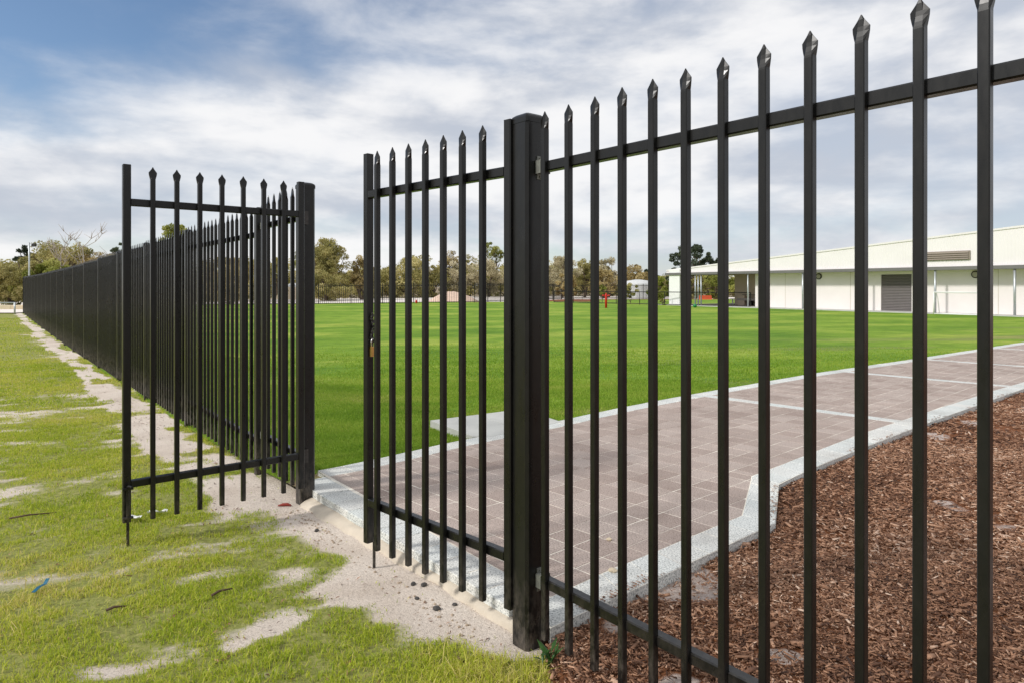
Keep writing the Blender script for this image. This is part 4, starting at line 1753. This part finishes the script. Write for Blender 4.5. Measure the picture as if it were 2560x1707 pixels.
hp = thing("gravel_heap", "heap of pinkish gravel behind the far field fence", "heap", (-5.9, 66.0, -0.22))
secs = []
for i, (rr, z) in enumerate(((2.6, 0), (2.1, 0.25), (1.45, 0.65), (0.8, 0.98), (0.25, 1.12))):
    secs.append([((rr * (1 + 0.12 * math.sin(3 * a + i)) * 1.1) * math.cos(a), rr * 0.7 * (1 + 0.1 * math.sin(5 * a)) * math.sin(a), z + 0.05 * math.sin(4 * a + i)) for a in np.linspace(0, 2 * math.pi, 25)[:-1]])
MB().loft(secs).build("heap_body", MOUND, hp, smooth=True)

# white tank and a strip of orange barrier between the trees
wt_ = thing("storage_tank", "pale domed storage tank behind the far fence left of the pavilion", "tank", (15.6, 84.5, -0.2))
secs = []
for rr, z in ((2.0, 0), (2.0, 1.75), (1.9, 1.95), (1.3, 2.3), (0.3, 2.45)):
    secs.append([(rr * math.cos(a), rr * math.sin(a), z) for a in np.linspace(0, 2 * math.pi, 25)[:-1]])
MB().loft(secs).build("tank_shell", plain("pale_tank", srgb(206, 208, 206), 0.5), wt_)
ob = thing("road_barrier", "orange plastic road barrier seen through the open pavilion", "barrier", (21.2, 75.0, -0.2), 0.1)
MB().loft([[(-.8, -.2, 0), (.8, -.2, 0), (.8, .2, 0), (-.8, .2, 0)], [(-.75, -.1, .3), (.75, -.1, .3), (.75, .1, .3), (-.75, .1, .3)], [(-.7, -.06, .62), (.7, -.06, .62), (.7, .06, .62), (-.7, .06, .62)]]).build("barrier_block", ORANGE, ob)
hy = thing("hydrant", "small red hydrant at the foot of the far field fence", "hydrant", (-8.1, 57.8, -0.12))
MB().tube([(0, 0, 0), (0, 0, 0.34), (0, 0, 0.4)], [0.07, 0.07, 0.04], 10).build("hydrant_body", RED, hy, smooth=True)
MB().tube([(-0.10, 0, 0.26), (0.10, 0, 0.26)], 0.04, 8).build("outlet", RED, hy, smooth=True)

# left end: road, block edging, barrier rail, lamp ----------------------
rd = MB()
rd.add([(-80, 40.6, -0.09), (-28.6, 39.2, -0.09), (-30.5, 52.0, -0.09), (-80, 56.0, -0.09)], [(0, 1, 2, 3)])
struct(rd.build("access_road", TRACK))
ed = thing("block_edging", "low beige limestone block edging across the pale road at far left", "edging", (-31.0, 45.0, -0.15), R(176))
for k in range(22):
    MB().bar((k * 1.02, 0, 0.17), (k * 1.02 + 1.0, 0, 0.17), 0.3, 0.34).build("edging_block", plain("limestone_block_%d" % (k % 3), srgb(204 - 4 * (k % 3), 184, 154), 0.9, 0, 0.08, 4) if k < 3 else bpy.data.materials["limestone_block_%d" % (k % 3)], ed)
ra = thing("vehicle_rail", "low galvanised tube rail beside the far end of the left fence", "barrier", (-27.9, 38.3, -0.16), R(174))
for s in (0, 3.0, 6.0, 9.0):
    MB().tube([(s, 0, -0.1), (s, 0, 0.68)], 0.045, 8).build("rail_post", GALV, ra, smooth=True)
MB().tube([(-0.02, 0, 0.66), (9.2, 0, 0.64)], 0.042, 8).build("rail_tube", GALV, ra, smooth=True)
lp = thing("lamp_pole", "thin grey lamp pole with a single floodlight above the left fence", "lamp pole", (-33.95, 48.0, -0.2))
MB().tube([(0, 0, 0), (0, 0, 3.0), (0, 0, 4.70)], [0.065, 0.055, 0.045], 10).build("pole", GALV, lp, smooth=True)
MB().tube([(0, 0, 4.66), (0.30, 0, 4.62)], 0.03, 8).build("arm", GALV, lp)
MB().loft([[(0.2, -.1, 4.40), (0.46, -.1, 4.42), (0.46, .1, 4.42), (0.2, .1, 4.40)], [(0.22, -.08, 4.62), (0.47, -.08, 4.64), (0.47, .08, 4.64), (0.22, .08, 4.62)]]).build("lamp_head", DARK, lp)

# ------------------------------------------------------------------ trees
LEAFSETS = {}


def leaf_cloud(centers, radii, per, size, seed, flat=0.75):
    r = np.random.default_rng(seed)
    V, A = [], []
    for (c, rad) in zip(centers, radii):
        n = per
        d = r.normal(0, 1, (n, 3))
        d /= np.linalg.norm(d, axis=1)[:, None] + 1e-9
        rr = rad * (0.45 + 0.6 * r.random(n) ** 0.6)
        P = np.array(c) + d * rr[:, None] * np.array([1, 1, flat])
        a = r.normal(0, 1, (n, 3)) + d * 0.4
        a /= np.linalg.norm(a, axis=1)[:, None]
        b = np.cross(a, r.normal(0, 1, (n, 3)))
        b /= np.linalg.norm(b, axis=1)[:, None] + 1e-9
        s = size * r.uniform(0.5, 1.35, n)
        q = np.stack([P - a * s[:, None], P + b * (s * 0.42)[:, None], P + a * s[:, None], P - b * (s * 0.42)[:, None]], 1)
        V.append(q.reshape(-1, 3))
        cv = r.uniform(0.05, 0.85)
        var = np.clip(cv + r.normal(0, 0.16, n), 0, 1)
        A.append(np.repeat(var, 4))
    V = np.concatenate(V)
    A = np.concatenate(A)
    F = np.arange(len(V)).reshape(-1, 4)
    return V, F, A


def limb(mb, a, b, r0, r1, rr, bend=0.12, n=5):
    a, b = np.array(a, float), np.array(b, float)
    ln = np.linalg.norm(b - a)
    off = np.array([rr.uniform(-1, 1), rr.uniform(-1, 1), rr.uniform(-0.3, 0.6)]) * bend * ln
    pts, rad = [], []
    for k in range(n):
        f_ = k / (n - 1)
        p = a + (b - a) * f_ + off * math.sin(math.pi * f_) + np.array([rr.uniform(-1, 1), rr.uniform(-1, 1), 0]) * 0.03 * ln * (0 < k < n - 1)
        pts.append(tuple(p))
        rad.append(r0 + (r1 - r0) * f_)
    mb.tube(pts, rad, 6)
    return pts


def tree(label, x, y, h, rw, mat, seed, cat="tree", z0=-0.25, nclump=26, per=95, leaf=0.12, trunk=0.22, crown_lo=0.30, dense=1.0, shape='round', bark=None, name="bush_tree", group="trees beyond the field", fork=1, clr=0.28):
    rr = random.Random(seed)
    nclump = int(nclump * 1.35)
    t = thing(name, label, cat, (x, y, z0), 0, group)
    hc = h * (1 + crown_lo) / 2
    hv = h * (1 - crown_lo) / 2
    cs, rs = [], []
    tries = 0
    while len(cs) < nclump and tries < 4000:
        tries += 1
        px_, py_, pz_ = rr.uniform(-1, 1), rr.uniform(-1, 1), rr.uniform(-1, 1)
        d = math.sqrt(px_ ** 2 + py_ ** 2 + pz_ ** 2)
        if d > 1 or d < 0.35 * dense:
            continue
        wob = 1 + 0.28 * math.sin(3.1 * math.atan2(py_, px_) + seed) + 0.15 * math.sin(5 * pz_ + seed * 2)
        if shape == 'umbrella':
            if pz_ < -0.1:
                continue
            wx = rw * wob
            zc = h * 0.72 + pz_ * h * 0.25 * (1 - 0.4 * (px_ ** 2 + py_ ** 2))
        elif shape == 'bush':
            wx = rw * wob
            zc = max(0.25, hc + pz_ * hv)
        else:
            wx = rw * wob * (1 - 0.25 * max(0, pz_))
            zc = hc + pz_ * hv
        cs.append((px_ * wx, py_ * wx, zc))
        rs.append(rr.uniform(0.5, 1.1) * max(rw, hv) * clr)
    tm = MB()
    lean = (rr.uniform(-.1, .1) * h, rr.uniform(-.1, .1) * h)
    for f in range(fork):
        ang = 2 * math.pi * f / fork + rr.uniform(0, 1)
        off = (0.12 * h * math.cos(ang) * (fork > 1), 0.12 * h * math.sin(ang) * (fork > 1))
        top = (lean[0] + off[0], lean[1] + off[1], h * 0.6)
        pts = limb(tm, (0, 0, -0.2), top, trunk, trunk * 0.45, rr, 0.07)
        for c in rr.sample(cs, min(len(cs), 9)):
            s = pts[rr.choice((1, 2, 3))]
            limb(tm, s, c, trunk * 0.38, 0.025, rr, 0.1, 4)
    tm.build("trunk", bark or BARK, t, smooth=True)
    V, F, A = leaf_cloud(cs, rs, int(per * 1.9), leaf, seed)
    fastmesh("crown", V, F, mat, t, attr=A)
    return t


TREES = [
    # label, x, y, h, rw, mat, seed, extra
    ("olive green bush at the far left edge behind the rail", -41.5, 56.5, 4.0, 2.5, LF_OLIVE, 1, dict(shape='bush', crown_lo=0.02, nclump=44, per=120, name="wattle_bush", cat="bush")),
    ("rounded green bush below the lamp pole", -38.5, 57, 3.7, 2.3, LF_GREEN, 2, dict(shape='bush', crown_lo=0.02, nclump=40, per=120, name="wattle_bush", cat="bush")),
    ("olive bush just left of the fence's far end", -35.5, 57.5, 3.4, 2.2, LF_OLIVE, 3, dict(shape='bush', crown_lo=0.02, nclump=38, per=110, name="wattle_bush", cat="bush")),
    ("thin dark tree poking above the bushes at far left", -47.0, 66, 5.6, 1.0, LF_DARK, 4, dict(nclump=12, per=60, crown_lo=0.6)),
    ("broad flat topped tree above the left fence behind the dead trunks", -43.5, 66, 6.0, 2.8, LF_OLIVE, 5, dict(shape='umbrella', nclump=34, per=85, fork=3)),
    ("brown olive tree between the two dead trunks and the gate leaf", -40.0, 67, 5.3, 2.2, LF_BROWN, 6, dict(nclump=28, crown_lo=0.35, fork=2)),
    ("small sparse crown just left of the open leaf's outer stile", -39.0, 68, 5.9, 0.8, LF_DARK, 7, dict(nclump=9, per=38, crown_lo=0.68, trunk=0.1)),
    ("yellow green round crown seen between pickets of the open left leaf", -29.5, 60, 7.3, 1.35, LF_GREEN, 8, dict(nclump=24, per=85, crown_lo=0.60)),
    ("brown bush seen through the left fence near the gate leaf", -25.5, 62, 4.4, 2.4, LF_BROWN, 9, dict(shape='bush', crown_lo=0.1, nclump=32, name="wattle_bush", cat="bush")),
    ("olive bush seen through the short panel by the left gate post", -24.5, 70, 4.9, 2.4, LF_OLIVE, 10, dict(shape='bush', crown_lo=0.1, nclump=32, name="wattle_bush", cat="bush")),
    ("tall rounded olive tree just right of the left gate post", -21.6, 80, 7.2, 2.3, LF_OLIVE, 12, dict(nclump=56, per=120, crown_lo=0.30, fork=2)),
    ("green tree partly hidden by the left gate post", -24.0, 82, 6.6, 1.9, LF_GREEN, 11, dict(nclump=44, crown_lo=0.3)),
    ("dark brown tree left of the closed leaf's outer stile", -18.0, 82, 5.2, 1.5, LF_BROWN, 13, dict(nclump=30, crown_lo=0.25, fork=2)),
    ("grey green bush low behind the fence in the gateway", -20.6, 75.5, 3.3, 2.2, LF_OLIVE, 14, dict(shape='bush', crown_lo=0.0, nclump=40, name="wattle_bush", cat="bush")),
    ("pale olive bush behind the fence beside the padlocked stile", -16.6, 77.5, 3.5, 2.1, LF_OLIVE, 15, dict(shape='bush', crown_lo=0.0, nclump=40, name="wattle_bush", cat="bush")),
    ("yellow olive bush seen between first pickets of the closed leaf", -14.2, 84, 4.2, 2.2, LF_BROWN, 16, dict(shape='bush', crown_lo=0.0, nclump=38, name="wattle_bush", cat="bush")),
    ("slender green sapling crown above bushes in the middle of the closed leaf", -12.6, 92, 5.0, 0.8, LF_DARK, 17, dict(nclump=12, per=60, crown_lo=0.55, trunk=0.09)),
    ("pale bush behind the middle pickets of the closed leaf", -11.6, 86, 4.1, 2.2, LF_SILVER, 18, dict(shape='bush', crown_lo=0.0, nclump=38, name="wattle_bush", cat="bush")),
    ("airy flat crowned tree above the gravel heap", -8.2, 93, 6.3, 1.5, LF_BROWN, 19, dict(shape='umbrella', nclump=16, per=60, fork=3)),
    ("knobbly dark crowned tree between the heap and the middle gate post", -5.9, 95, 6.2, 1.4, LF_OLIVE, 20, dict(nclump=18, per=70, crown_lo=0.45, fork=2)),
    ("bright green eucalypt rising just left of the middle gate post", -3.3, 105, 8.2, 1.7, LF_GREEN, 21, dict(nclump=22, per=90, crown_lo=0.55, fork=2)),
    ("silvery bush behind the gravel heap", -6.6, 86, 4.6, 2.1, LF_SILVER, 22, dict(shape='bush', crown_lo=0.1, nclump=40, per=110, name="wattle_bush", cat="bush")),
    ("silvery grey bush beside the middle gate post", -3.0, 88, 4.9, 2.1, LF_SILVER, 23, dict(shape='bush', crown_lo=0.12, nclump=42, per=110, name="wattle_bush", cat="bush")),
    ("olive bush left of the silvery ones behind the closed leaf", -9.6, 85, 4.0, 1.7, LF_OLIVE, 24, dict(shape='bush', crown_lo=0.0, nclump=32, name="wattle_bush", cat="bush")),
    ("tall silvery tree seen right of the middle gate post", 7.0, 96, 5.9, 2.2, LF_SILVER, 25, dict(shape='bush', crown_lo=0.15, nclump=42, per=110, name="wattle_bush", cat="bush")),
    ("dark silvery bush seen behind first pickets of the right fence", 3.2, 92, 4.9, 2.2, LF_SILVER, 26, dict(shape='bush', crown_lo=0.12, nclump=40, per=110, name="wattle_bush", cat="bush")),
    ("olive topped tree behind the red standpipe's left side", 10.6, 100, 5.6, 2.0, LF_OLIVE, 27, dict(nclump=34, crown_lo=0.2, fork=2)),
    ("pale brown tree above the red standpipe", 13.8, 98, 5.8, 2.0, LF_SILVER, 28, dict(nclump=34, crown_lo=0.2, fork=2)),
    ("short sandy coloured bush left of the storage tank", 12.4, 92, 4.2, 2.0, LF_BROWN, 29, dict(shape='bush', crown_lo=0.05, nclump=34, name="wattle_bush", cat="bush")),
    ("brown bush right above the storage tank", 17.2, 99, 5.0, 2.2, LF_BROWN, 30, dict(shape='bush', crown_lo=0.2, nclump=34, name="wattle_bush", cat="bush")),
    ("low sandy bush between the tank and the pavilion", 20.2, 100, 3.6, 1.9, LF_BROWN, 31, dict(shape='bush', crown_lo=0.0, nclump=30, name="wattle_bush", cat="bush")),
    ("large dark eucalypt rising behind the pavilion roof", 29.0, 110, 8.6, 3.3, LF_DARK, 32, dict(nclump=46, per=90, crown_lo=0.28, leaf=0.17, fork=3, trunk=0.26, clr=0.19)),
    ("dark crown joined low on the right of the large eucalypt", 32.2, 112, 6.9, 2.4, LF_DARK, 33, dict(nclump=28, per=90, crown_lo=0.3, leaf=0.17, clr=0.2)),
    ("small dark eucalypt left of the pavilion end wall", 22.4, 112, 4.6, 0.9, LF_DARK, 34, dict(nclump=10, per=70, crown_lo=0.4, leaf=0.18)),
    ("low dark tree peeping over the pavilion end wall", 25.8, 108, 4.6, 1.4, LF_DARK, 35, dict(nclump=16, per=80, crown_lo=0.45, leaf=0.18)),
    ("yellow green wattle seen through the open pavilion end", 25.0, 84, 3.6, 2.3, LF_GREEN, 36, dict(shape='bush', crown_lo=0.1, nclump=34, name="wattle_bush", cat="bush")),
    ("olive wattle seen at the right of the open pavilion end", 29.0, 86, 4.4, 2.2, LF_GREEN, 37, dict(shape='bush', crown_lo=0.05, nclump=34, name="wattle_bush", cat="bush")),
    ("brown bush in the shade seen at the left of the open pavilion end", 21.6, 82, 3.4, 1.8, LF_OLIVE, 38, dict(shape='bush', crown_lo=0.0, nclump=28, name="wattle_bush", cat="bush")),
    ("yellow green shrub just left of the white end wall", 13.6, 63, 2.5, 0.95, LF_GREEN, 39, dict(shape='bush', crown_lo=0.1, nclump=22, per=90, leaf=0.10, trunk=0.05, z0=-0.05, name="garden_shrub", cat="shrub", group="young plants in the far beds")),
    ("spindly grey green sapling behind the low fence", 9.9, 56.8, 1.75, 0.5, LF_OLIVE, 40, dict(nclump=12, per=50, leaf=0.08, trunk=0.03, crown_lo=0.2, z0=-0.05, name="garden_shrub", cat="shrub", group="young plants in the far beds")),
    ("small dark green shrub behind the red standpipe", 8.2, 62, 1.55, 0.45, LF_GREEN, 41, dict(nclump=11, per=60, leaf=0.08, trunk=0.03, crown_lo=0.45, z0=-0.05, name="garden_shrub", cat="shrub", group="young plants in the far beds")),
    ("tiny grey plant at the foot of the low fence near the pavilion", 11.9, 53.9, 0.5, 0.25, LF_OLIVE, 42, dict(shape='bush', nclump=7, per=40, leaf=0.06, trunk=0.015, crown_lo=0.1, z0=-0.05, name="garden_shrub", cat="shrub", group="young plants in the far beds")),
    ("loose sandy brown shrub in the far mulch bed", 5.9, 72, 2.9, 0.95, LF_BROWN, 43, dict(shape='bush', nclump=20, per=80, leaf=0.11, trunk=0.05, crown_lo=0.1, z0=-0.1, name="garden_shrub", cat="shrub", group="young plants in the far beds")),
]
for (lab, x, y, h, rw, mat, seed, kw) in TREES:
    if 15 <= seed <= 24:
        k_ = 1.18
        x, y, h, rw = x * k_, y * k_, h * k_, rw * k_
    tree(lab, x, y, h, rw, mat, seed, **kw)


def dead_tree(label, x, y, h, seed, bark, spread=0.35, trunk=0.14, nbr=7, z0=-0.25, twigs=3):
    rr = random.Random(seed)
    t = thing("dead_tree", label, "dead tree", (x, y, z0), 0, "leafless trees at left")
    m = MB()
    top = (rr.uniform(-.06, .06) * h, 0, h * 0.78)
    pts = limb(m, (0, 0, -0.2), top, trunk, trunk * 0.35, rr, 0.05, 6)
    m.build("trunk", bark, t, smooth=True)
    for k in range(nbr):
        b = MB()
        s = pts[rr.choice((2, 3, 3, 4, 4, 5))]
        a = rr.uniform(-1, 1) * 1.0
        ln = h * rr.uniform(0.22, 0.42)
        sd_ = 1 if k % 2 else -1
        e = (s[0] + sd_ * ln * rr.uniform(0.25, 0.75) * spread / 0.35, s[1] + ln * a * 0.5, min(h, s[2] + ln * rr.uniform(0.55, 0.95)))
        q = limb(b, s, e, trunk * 0.36, 0.018, rr, 0.12, 5)
        for j in range(twigs):
            s2 = q[rr.choice((2, 3, 4))]
            l2 = ln * rr.uniform(0.3, 0.55)
            e2 = (s2[0] + rr.uniform(-0.7, 0.7) * l2, s2[1] + rr.uniform(-.4, .4) * l2, s2[2] + l2 * rr.uniform(0.3, 0.9))
            limb(b, s2, e2, 0.026, 0.010, rr, 0.1, 3)
        b.build("branch", bark, t, smooth=True)
    return t


dead_tree("bleached leafless tree with several pale trunks above the left fence", -41.1, 62.5, 6.2, 51, BARK_PALE, 0.28, 0.10, 9, twigs=6)
dead_tree("taller bleached leafless tree nearer the open gate leaf", -39.3, 63, 6.7, 55, BARK_PALE, 0.34, 0.09, 10, twigs=7)
dead_tree("stunted charred tree with crooked dark limbs right of the lamp pole", -41.6, 61, 4.7, 53, BARK_BURNT, 0.6, 0.16, 5, twigs=1)

# bushland behind, one mass
r = np.random.default_rng(77)
cs, rs = [], []
for k in range(1600):
    f = r.random()
    x = -70 + 130 * f
    y = (70 if x < -28 else 108) + 10 * r.random() + max(0, x) * 0.12
    if -28 <= x < -12:
        y = 92 + 8 * r.random()
    hmax = 4.0 + 0.5 * math.sin(x * 0.35) + 0.4 * math.sin(x * 0.9 + 1)
    if -16 < x < 16:
        hmax += 0.9
    if x > 16:
        hmax = 3.0
    cs.append((x, y, -0.3 + hmax * r.random() ** 0.7))
    rs.append(r.uniform(0.7, 1.3))
V, F, A = leaf_cloud(cs, rs, 130, 0.18, 78)
stuff(fastmesh("bushland", V, F, LF_OLIVE, attr=A), "olive brown scrub massed behind the separate trees", "bushland")

# ------------------------------------------------------------------ small things on the ground
sr = random.Random(9)


def pebble(name, x, y, r_, mat, label, cat, group=None, sx=1.0, seed=0, zf=None):
    z = float(verge_z(np.array([x]), np.array([y]))[0]) if zf is None else zf
    o = blob(r_, 9, 5, sx, 1.0, 0.7, 0.18, seed).build(name, mat, None, (x, y, z + r_ * 0.4))
    o.rotation_euler = (0, 0, sr.uniform(0, 3))
    return tag(o, label, cat, group)


pebble("stone", -0.477, 3.298, 0.013, STONE, "dark pebble on the sand, left one of the pair under the closed leaf", "stone", "dark pebbles on the sand", 1.3, 1)
pebble("stone", -0.422, 3.272, 0.014, STONE, "dark pebble on the sand, right one of the pair under the closed leaf", "stone", "dark pebbles on the sand", 1.2, 2)
pebble("stone", -0.438, 3.142, 0.010, STONE, "small dark pebble just in front of the pair on the sand", "stone", "dark pebbles on the sand", 1.1, 3)
pebble("stone", -0.336, 3.048, 0.016, STONE, "largest dark pebble nearest the viewer on the sand", "stone", "dark pebbles on the sand", 1.2, 4)
pebble("stone", -0.259, 3.086, 0.010, STONE, "dark pebble on the sand closest to the middle gate post", "stone", "dark pebbles on the sand", 1.4, 5)
pebble("stone", -1.15, 4.02, 0.013, STONE, "dark pebble at the foot of the mortar haunch by the left gate post", "stone", "dark pebbles on the sand", 1.3, 6)
pebble("stone", 0.48, 3.255, 0.016, PALE_STONE, "cream pebble on the white border pavers behind the right fence", "stone", None, 1.5, 7, PZ + 0.002)
pebble("stone", 0.52, 3.66, 0.012, PALE_STONE, "small cream pebble lying on the purple pavers", "stone", None, 1.5, 8, PZ + 0.002)

# crumbs of mortar and lumps of soil beside the haunch
r = np.random.default_rng(88)
mbc = MB()
for k in range(230):
    s = r.uniform(0.15, 2.2)
    a = -0.10 - abs(r.normal(0, 0.07))
    if 0.7 < s < 1.45 and r.random() < 0.75:
        continue
    p = GATE_R + D * s + NI * a
    rr_ = r.uniform(0.002, 0.0075)
    z = float(verge_z(np.array([p[0]]), np.array([p[1]]))[0])
    b = blob(rr_, 6, 4, 1, 1, 0.8, 0.25, k)
    mbc.add([(v[0] + p[0], v[1] + p[1], v[2] + z + rr_ * 0.3) for v in b.v], b.f)
stuff(mbc.build("soil_crumbs", plain("soil_crumb", srgb(170, 152, 132), 0.95, 0, 0.2, 30)), "crumbs of mortar and soil along the threshold edge", "crumbs")

# bits of bark, dead leaf and straw strewn over the verge
r = np.random.default_rng(91)
n = 5200
t = r.uniform(-4.5, 9, n)
p = -np.abs(r.normal(0, 1.3, n)) - 0.03
x = GATE_L[0] + t * DL[0] + p * DL[1]
y = GATE_L[1] + t * DL[1] - p * DL[0]
keep = (fbm(x * 2.5, y * 2.5, 3, 93) + 0.25 * r.random(n) > 0.58) & (mulch_edge(x, y) < 0.06)
x, y = x[keep], y[keep]
n = len(x)
ln = r.uniform(0.006, 0.03, n) * (1 + 1.5 * (r.random(n) < 0.05))
wd_ = np.minimum(ln * r.uniform(0.12, 0.4, n), 0.008)
yaw = r.uniform(0, 6.283, n)
z = verge_z(x, y) + r.uniform(0.002, 0.010, n)
ex = np.stack([np.cos(yaw), np.sin(yaw), r.normal(0, 0.2, n)], 1)
ey = np.stack([-np.sin(yaw), np.cos(yaw), r.normal(0, 0.3, n)], 1)
P = np.stack([x, y, z], 1)
up = np.array([0, 0, 1.0])
V = np.stack([P - ex * (ln / 2)[:, None], P - ey * (wd_ / 2)[:, None] + up * 0.003, P + ex * (ln / 2)[:, None], P + ey * (wd_ / 2)[:, None] + up * 0.003], 1).reshape(-1, 3)
stuff(fastmesh("leaf_litter", V, np.arange(len(V)).reshape(-1, 4), MULCH, attr=np.repeat(np.clip(r.beta(1.6, 2.6, n), 0, 1), 4)),
      "bits of bark and dead leaf strewn over the sandy verge", "litter")

o = MB().tube([(-0.04, -0.01, 0.008), (-0.01, 0.0, 0.012), (0.02, 0.004, 0.012), (0.045, 0.0, 0.008)], [0.004, 0.010, 0.010, 0.004], 7).build("seed_pod", POD, None, (-1.50, 4.50, float(verge_z(np.array([-1.5]), np.array([4.5]))[0])), True)
tag(o, "red brown seed pod on the sand beside the left gate post", "seed pod")
for (x, y, lab, sd_) in ((-2.33, 4.21, "white crumpled scrap beside the open leaf's drop bolt", 1), (-2.25, 4.33, "larger white crumpled scrap under the open leaf's first picket", 2)):
    rr = random.Random(sd_)
    m = MB()
    n = 6
    vs = []
    for i in range(n):
        for j in range(4):
            vs.append(((i - 2.5) * 0.017 * (0.8 + 0.25 * sd_), (j - 1.5) * 0.015 + rr.uniform(-.006, .006), 0.012 + rr.uniform(0, 0.02)))
    m.add(vs, [(i * 4 + j, i * 4 + j + 1, (i + 1) * 4 + j + 1, (i + 1) * 4 + j) for i in range(n - 1) for j in range(3)])
    o = m.build("paper_scrap", PAPER, None, (x, y, float(verge_z(np.array([x]), np.array([y]))[0]) + 0.012))
    tag(o, lab, "scrap")
x, y = -2.219, 3.212
o = MB().add([(-0.008, -0.05, 0.025), (0.008, -0.048, 0.024), (0.010, -0.01, 0.034), (-0.007, -0.012, 0.035), (0.009, 0.03, 0.030), (-0.009, 0.032, 0.029), (0.006, 0.055, 0.046), (-0.010, 0.052, 0.046)],
             [(0, 1, 2, 3), (3, 2, 4, 5), (5, 4, 6, 7)]).build("plastic_strip", BLUE, None, (x, y, float(verge_z(np.array([x]), np.array([y]))[0])))
sol = o.modifiers.new("thick", 'SOLIDIFY')
sol.thickness = 0.002
tag(o, "strip of blue plastic lying in the grass at lower left", "litter")
tw = [(-3.05, 4.35, 0.25, 0.5, "dark stick lying in the grass left of the drop bolt"), (-0.20, 2.62, 0.06, 2.1, "short dry twig on the sand left of the middle gate post"),
      (-1.35, 3.18, 0.10, 0.9, "dry twig across the bare streak at lower centre"), (-1.75, 3.02, 0.08, 0.6, "short dark twig near the bottom left sand streak")]
for (x, y, ln, a, lab) in tw:
    z = float(verge_z(np.array([x]), np.array([y]))[0])
    m = MB()
    m.tube([(-ln / 2, 0, 0.018), (-ln * 0.1, 0.008, 0.022), (ln / 2, 0, 0.016)], [0.006, 0.006, 0.003], 6)
    o = m.build("twig", TWIG, None, (x, y, z), True)
    o.rotation_euler = (0, 0, a)
    tag(o, lab, "twig", "dry twigs")

# weed at the foot of the middle gate post
wd = thing("weed_plant", "small leafy green weed growing at the foot of the middle gate post", "plant", (0.135, 2.575, 0.0))
rr = random.Random(4)
for k in range(16):
    a = rr.uniform(0, 6.28)
    ln = rr.uniform(0.045, 0.095)
    el = rr.uniform(0.5, 1.35)
    w_ = ln * 0.13
    base = Vector((rr.uniform(-.03, .03), rr.uniform(-.03, .03), 0.01 + rr.uniform(0, 0.03)))
    d_ = Vector((math.cos(a) * math.cos(el), math.sin(a) * math.cos(el), math.sin(el)))
    sd_ = Vector((-math.sin(a), math.cos(a), 0))
    mpt = base + d_ * ln * 0.55
    tip = base + d_ * ln + Vector((math.cos(a), math.sin(a), -0.3)) * ln * 0.12
    nb = d_.cross(sd_) * (w_ * 0.35)
    m = MB()
    m.add([base, mpt + sd_ * w_, mpt + nb, mpt - sd_ * w_, tip], [(0, 1, 2), (0, 2, 3), (1, 4, 2), (2, 4, 3)])
    m.build("leaf", LF_WEED, wd)
MB().tube([(0, 0, -0.02), (0.005, 0, 0.03), (0.0, 0.005, 0.06)], [0.006, 0.005, 0.003], 6).build("stem", LF_WEED, wd)
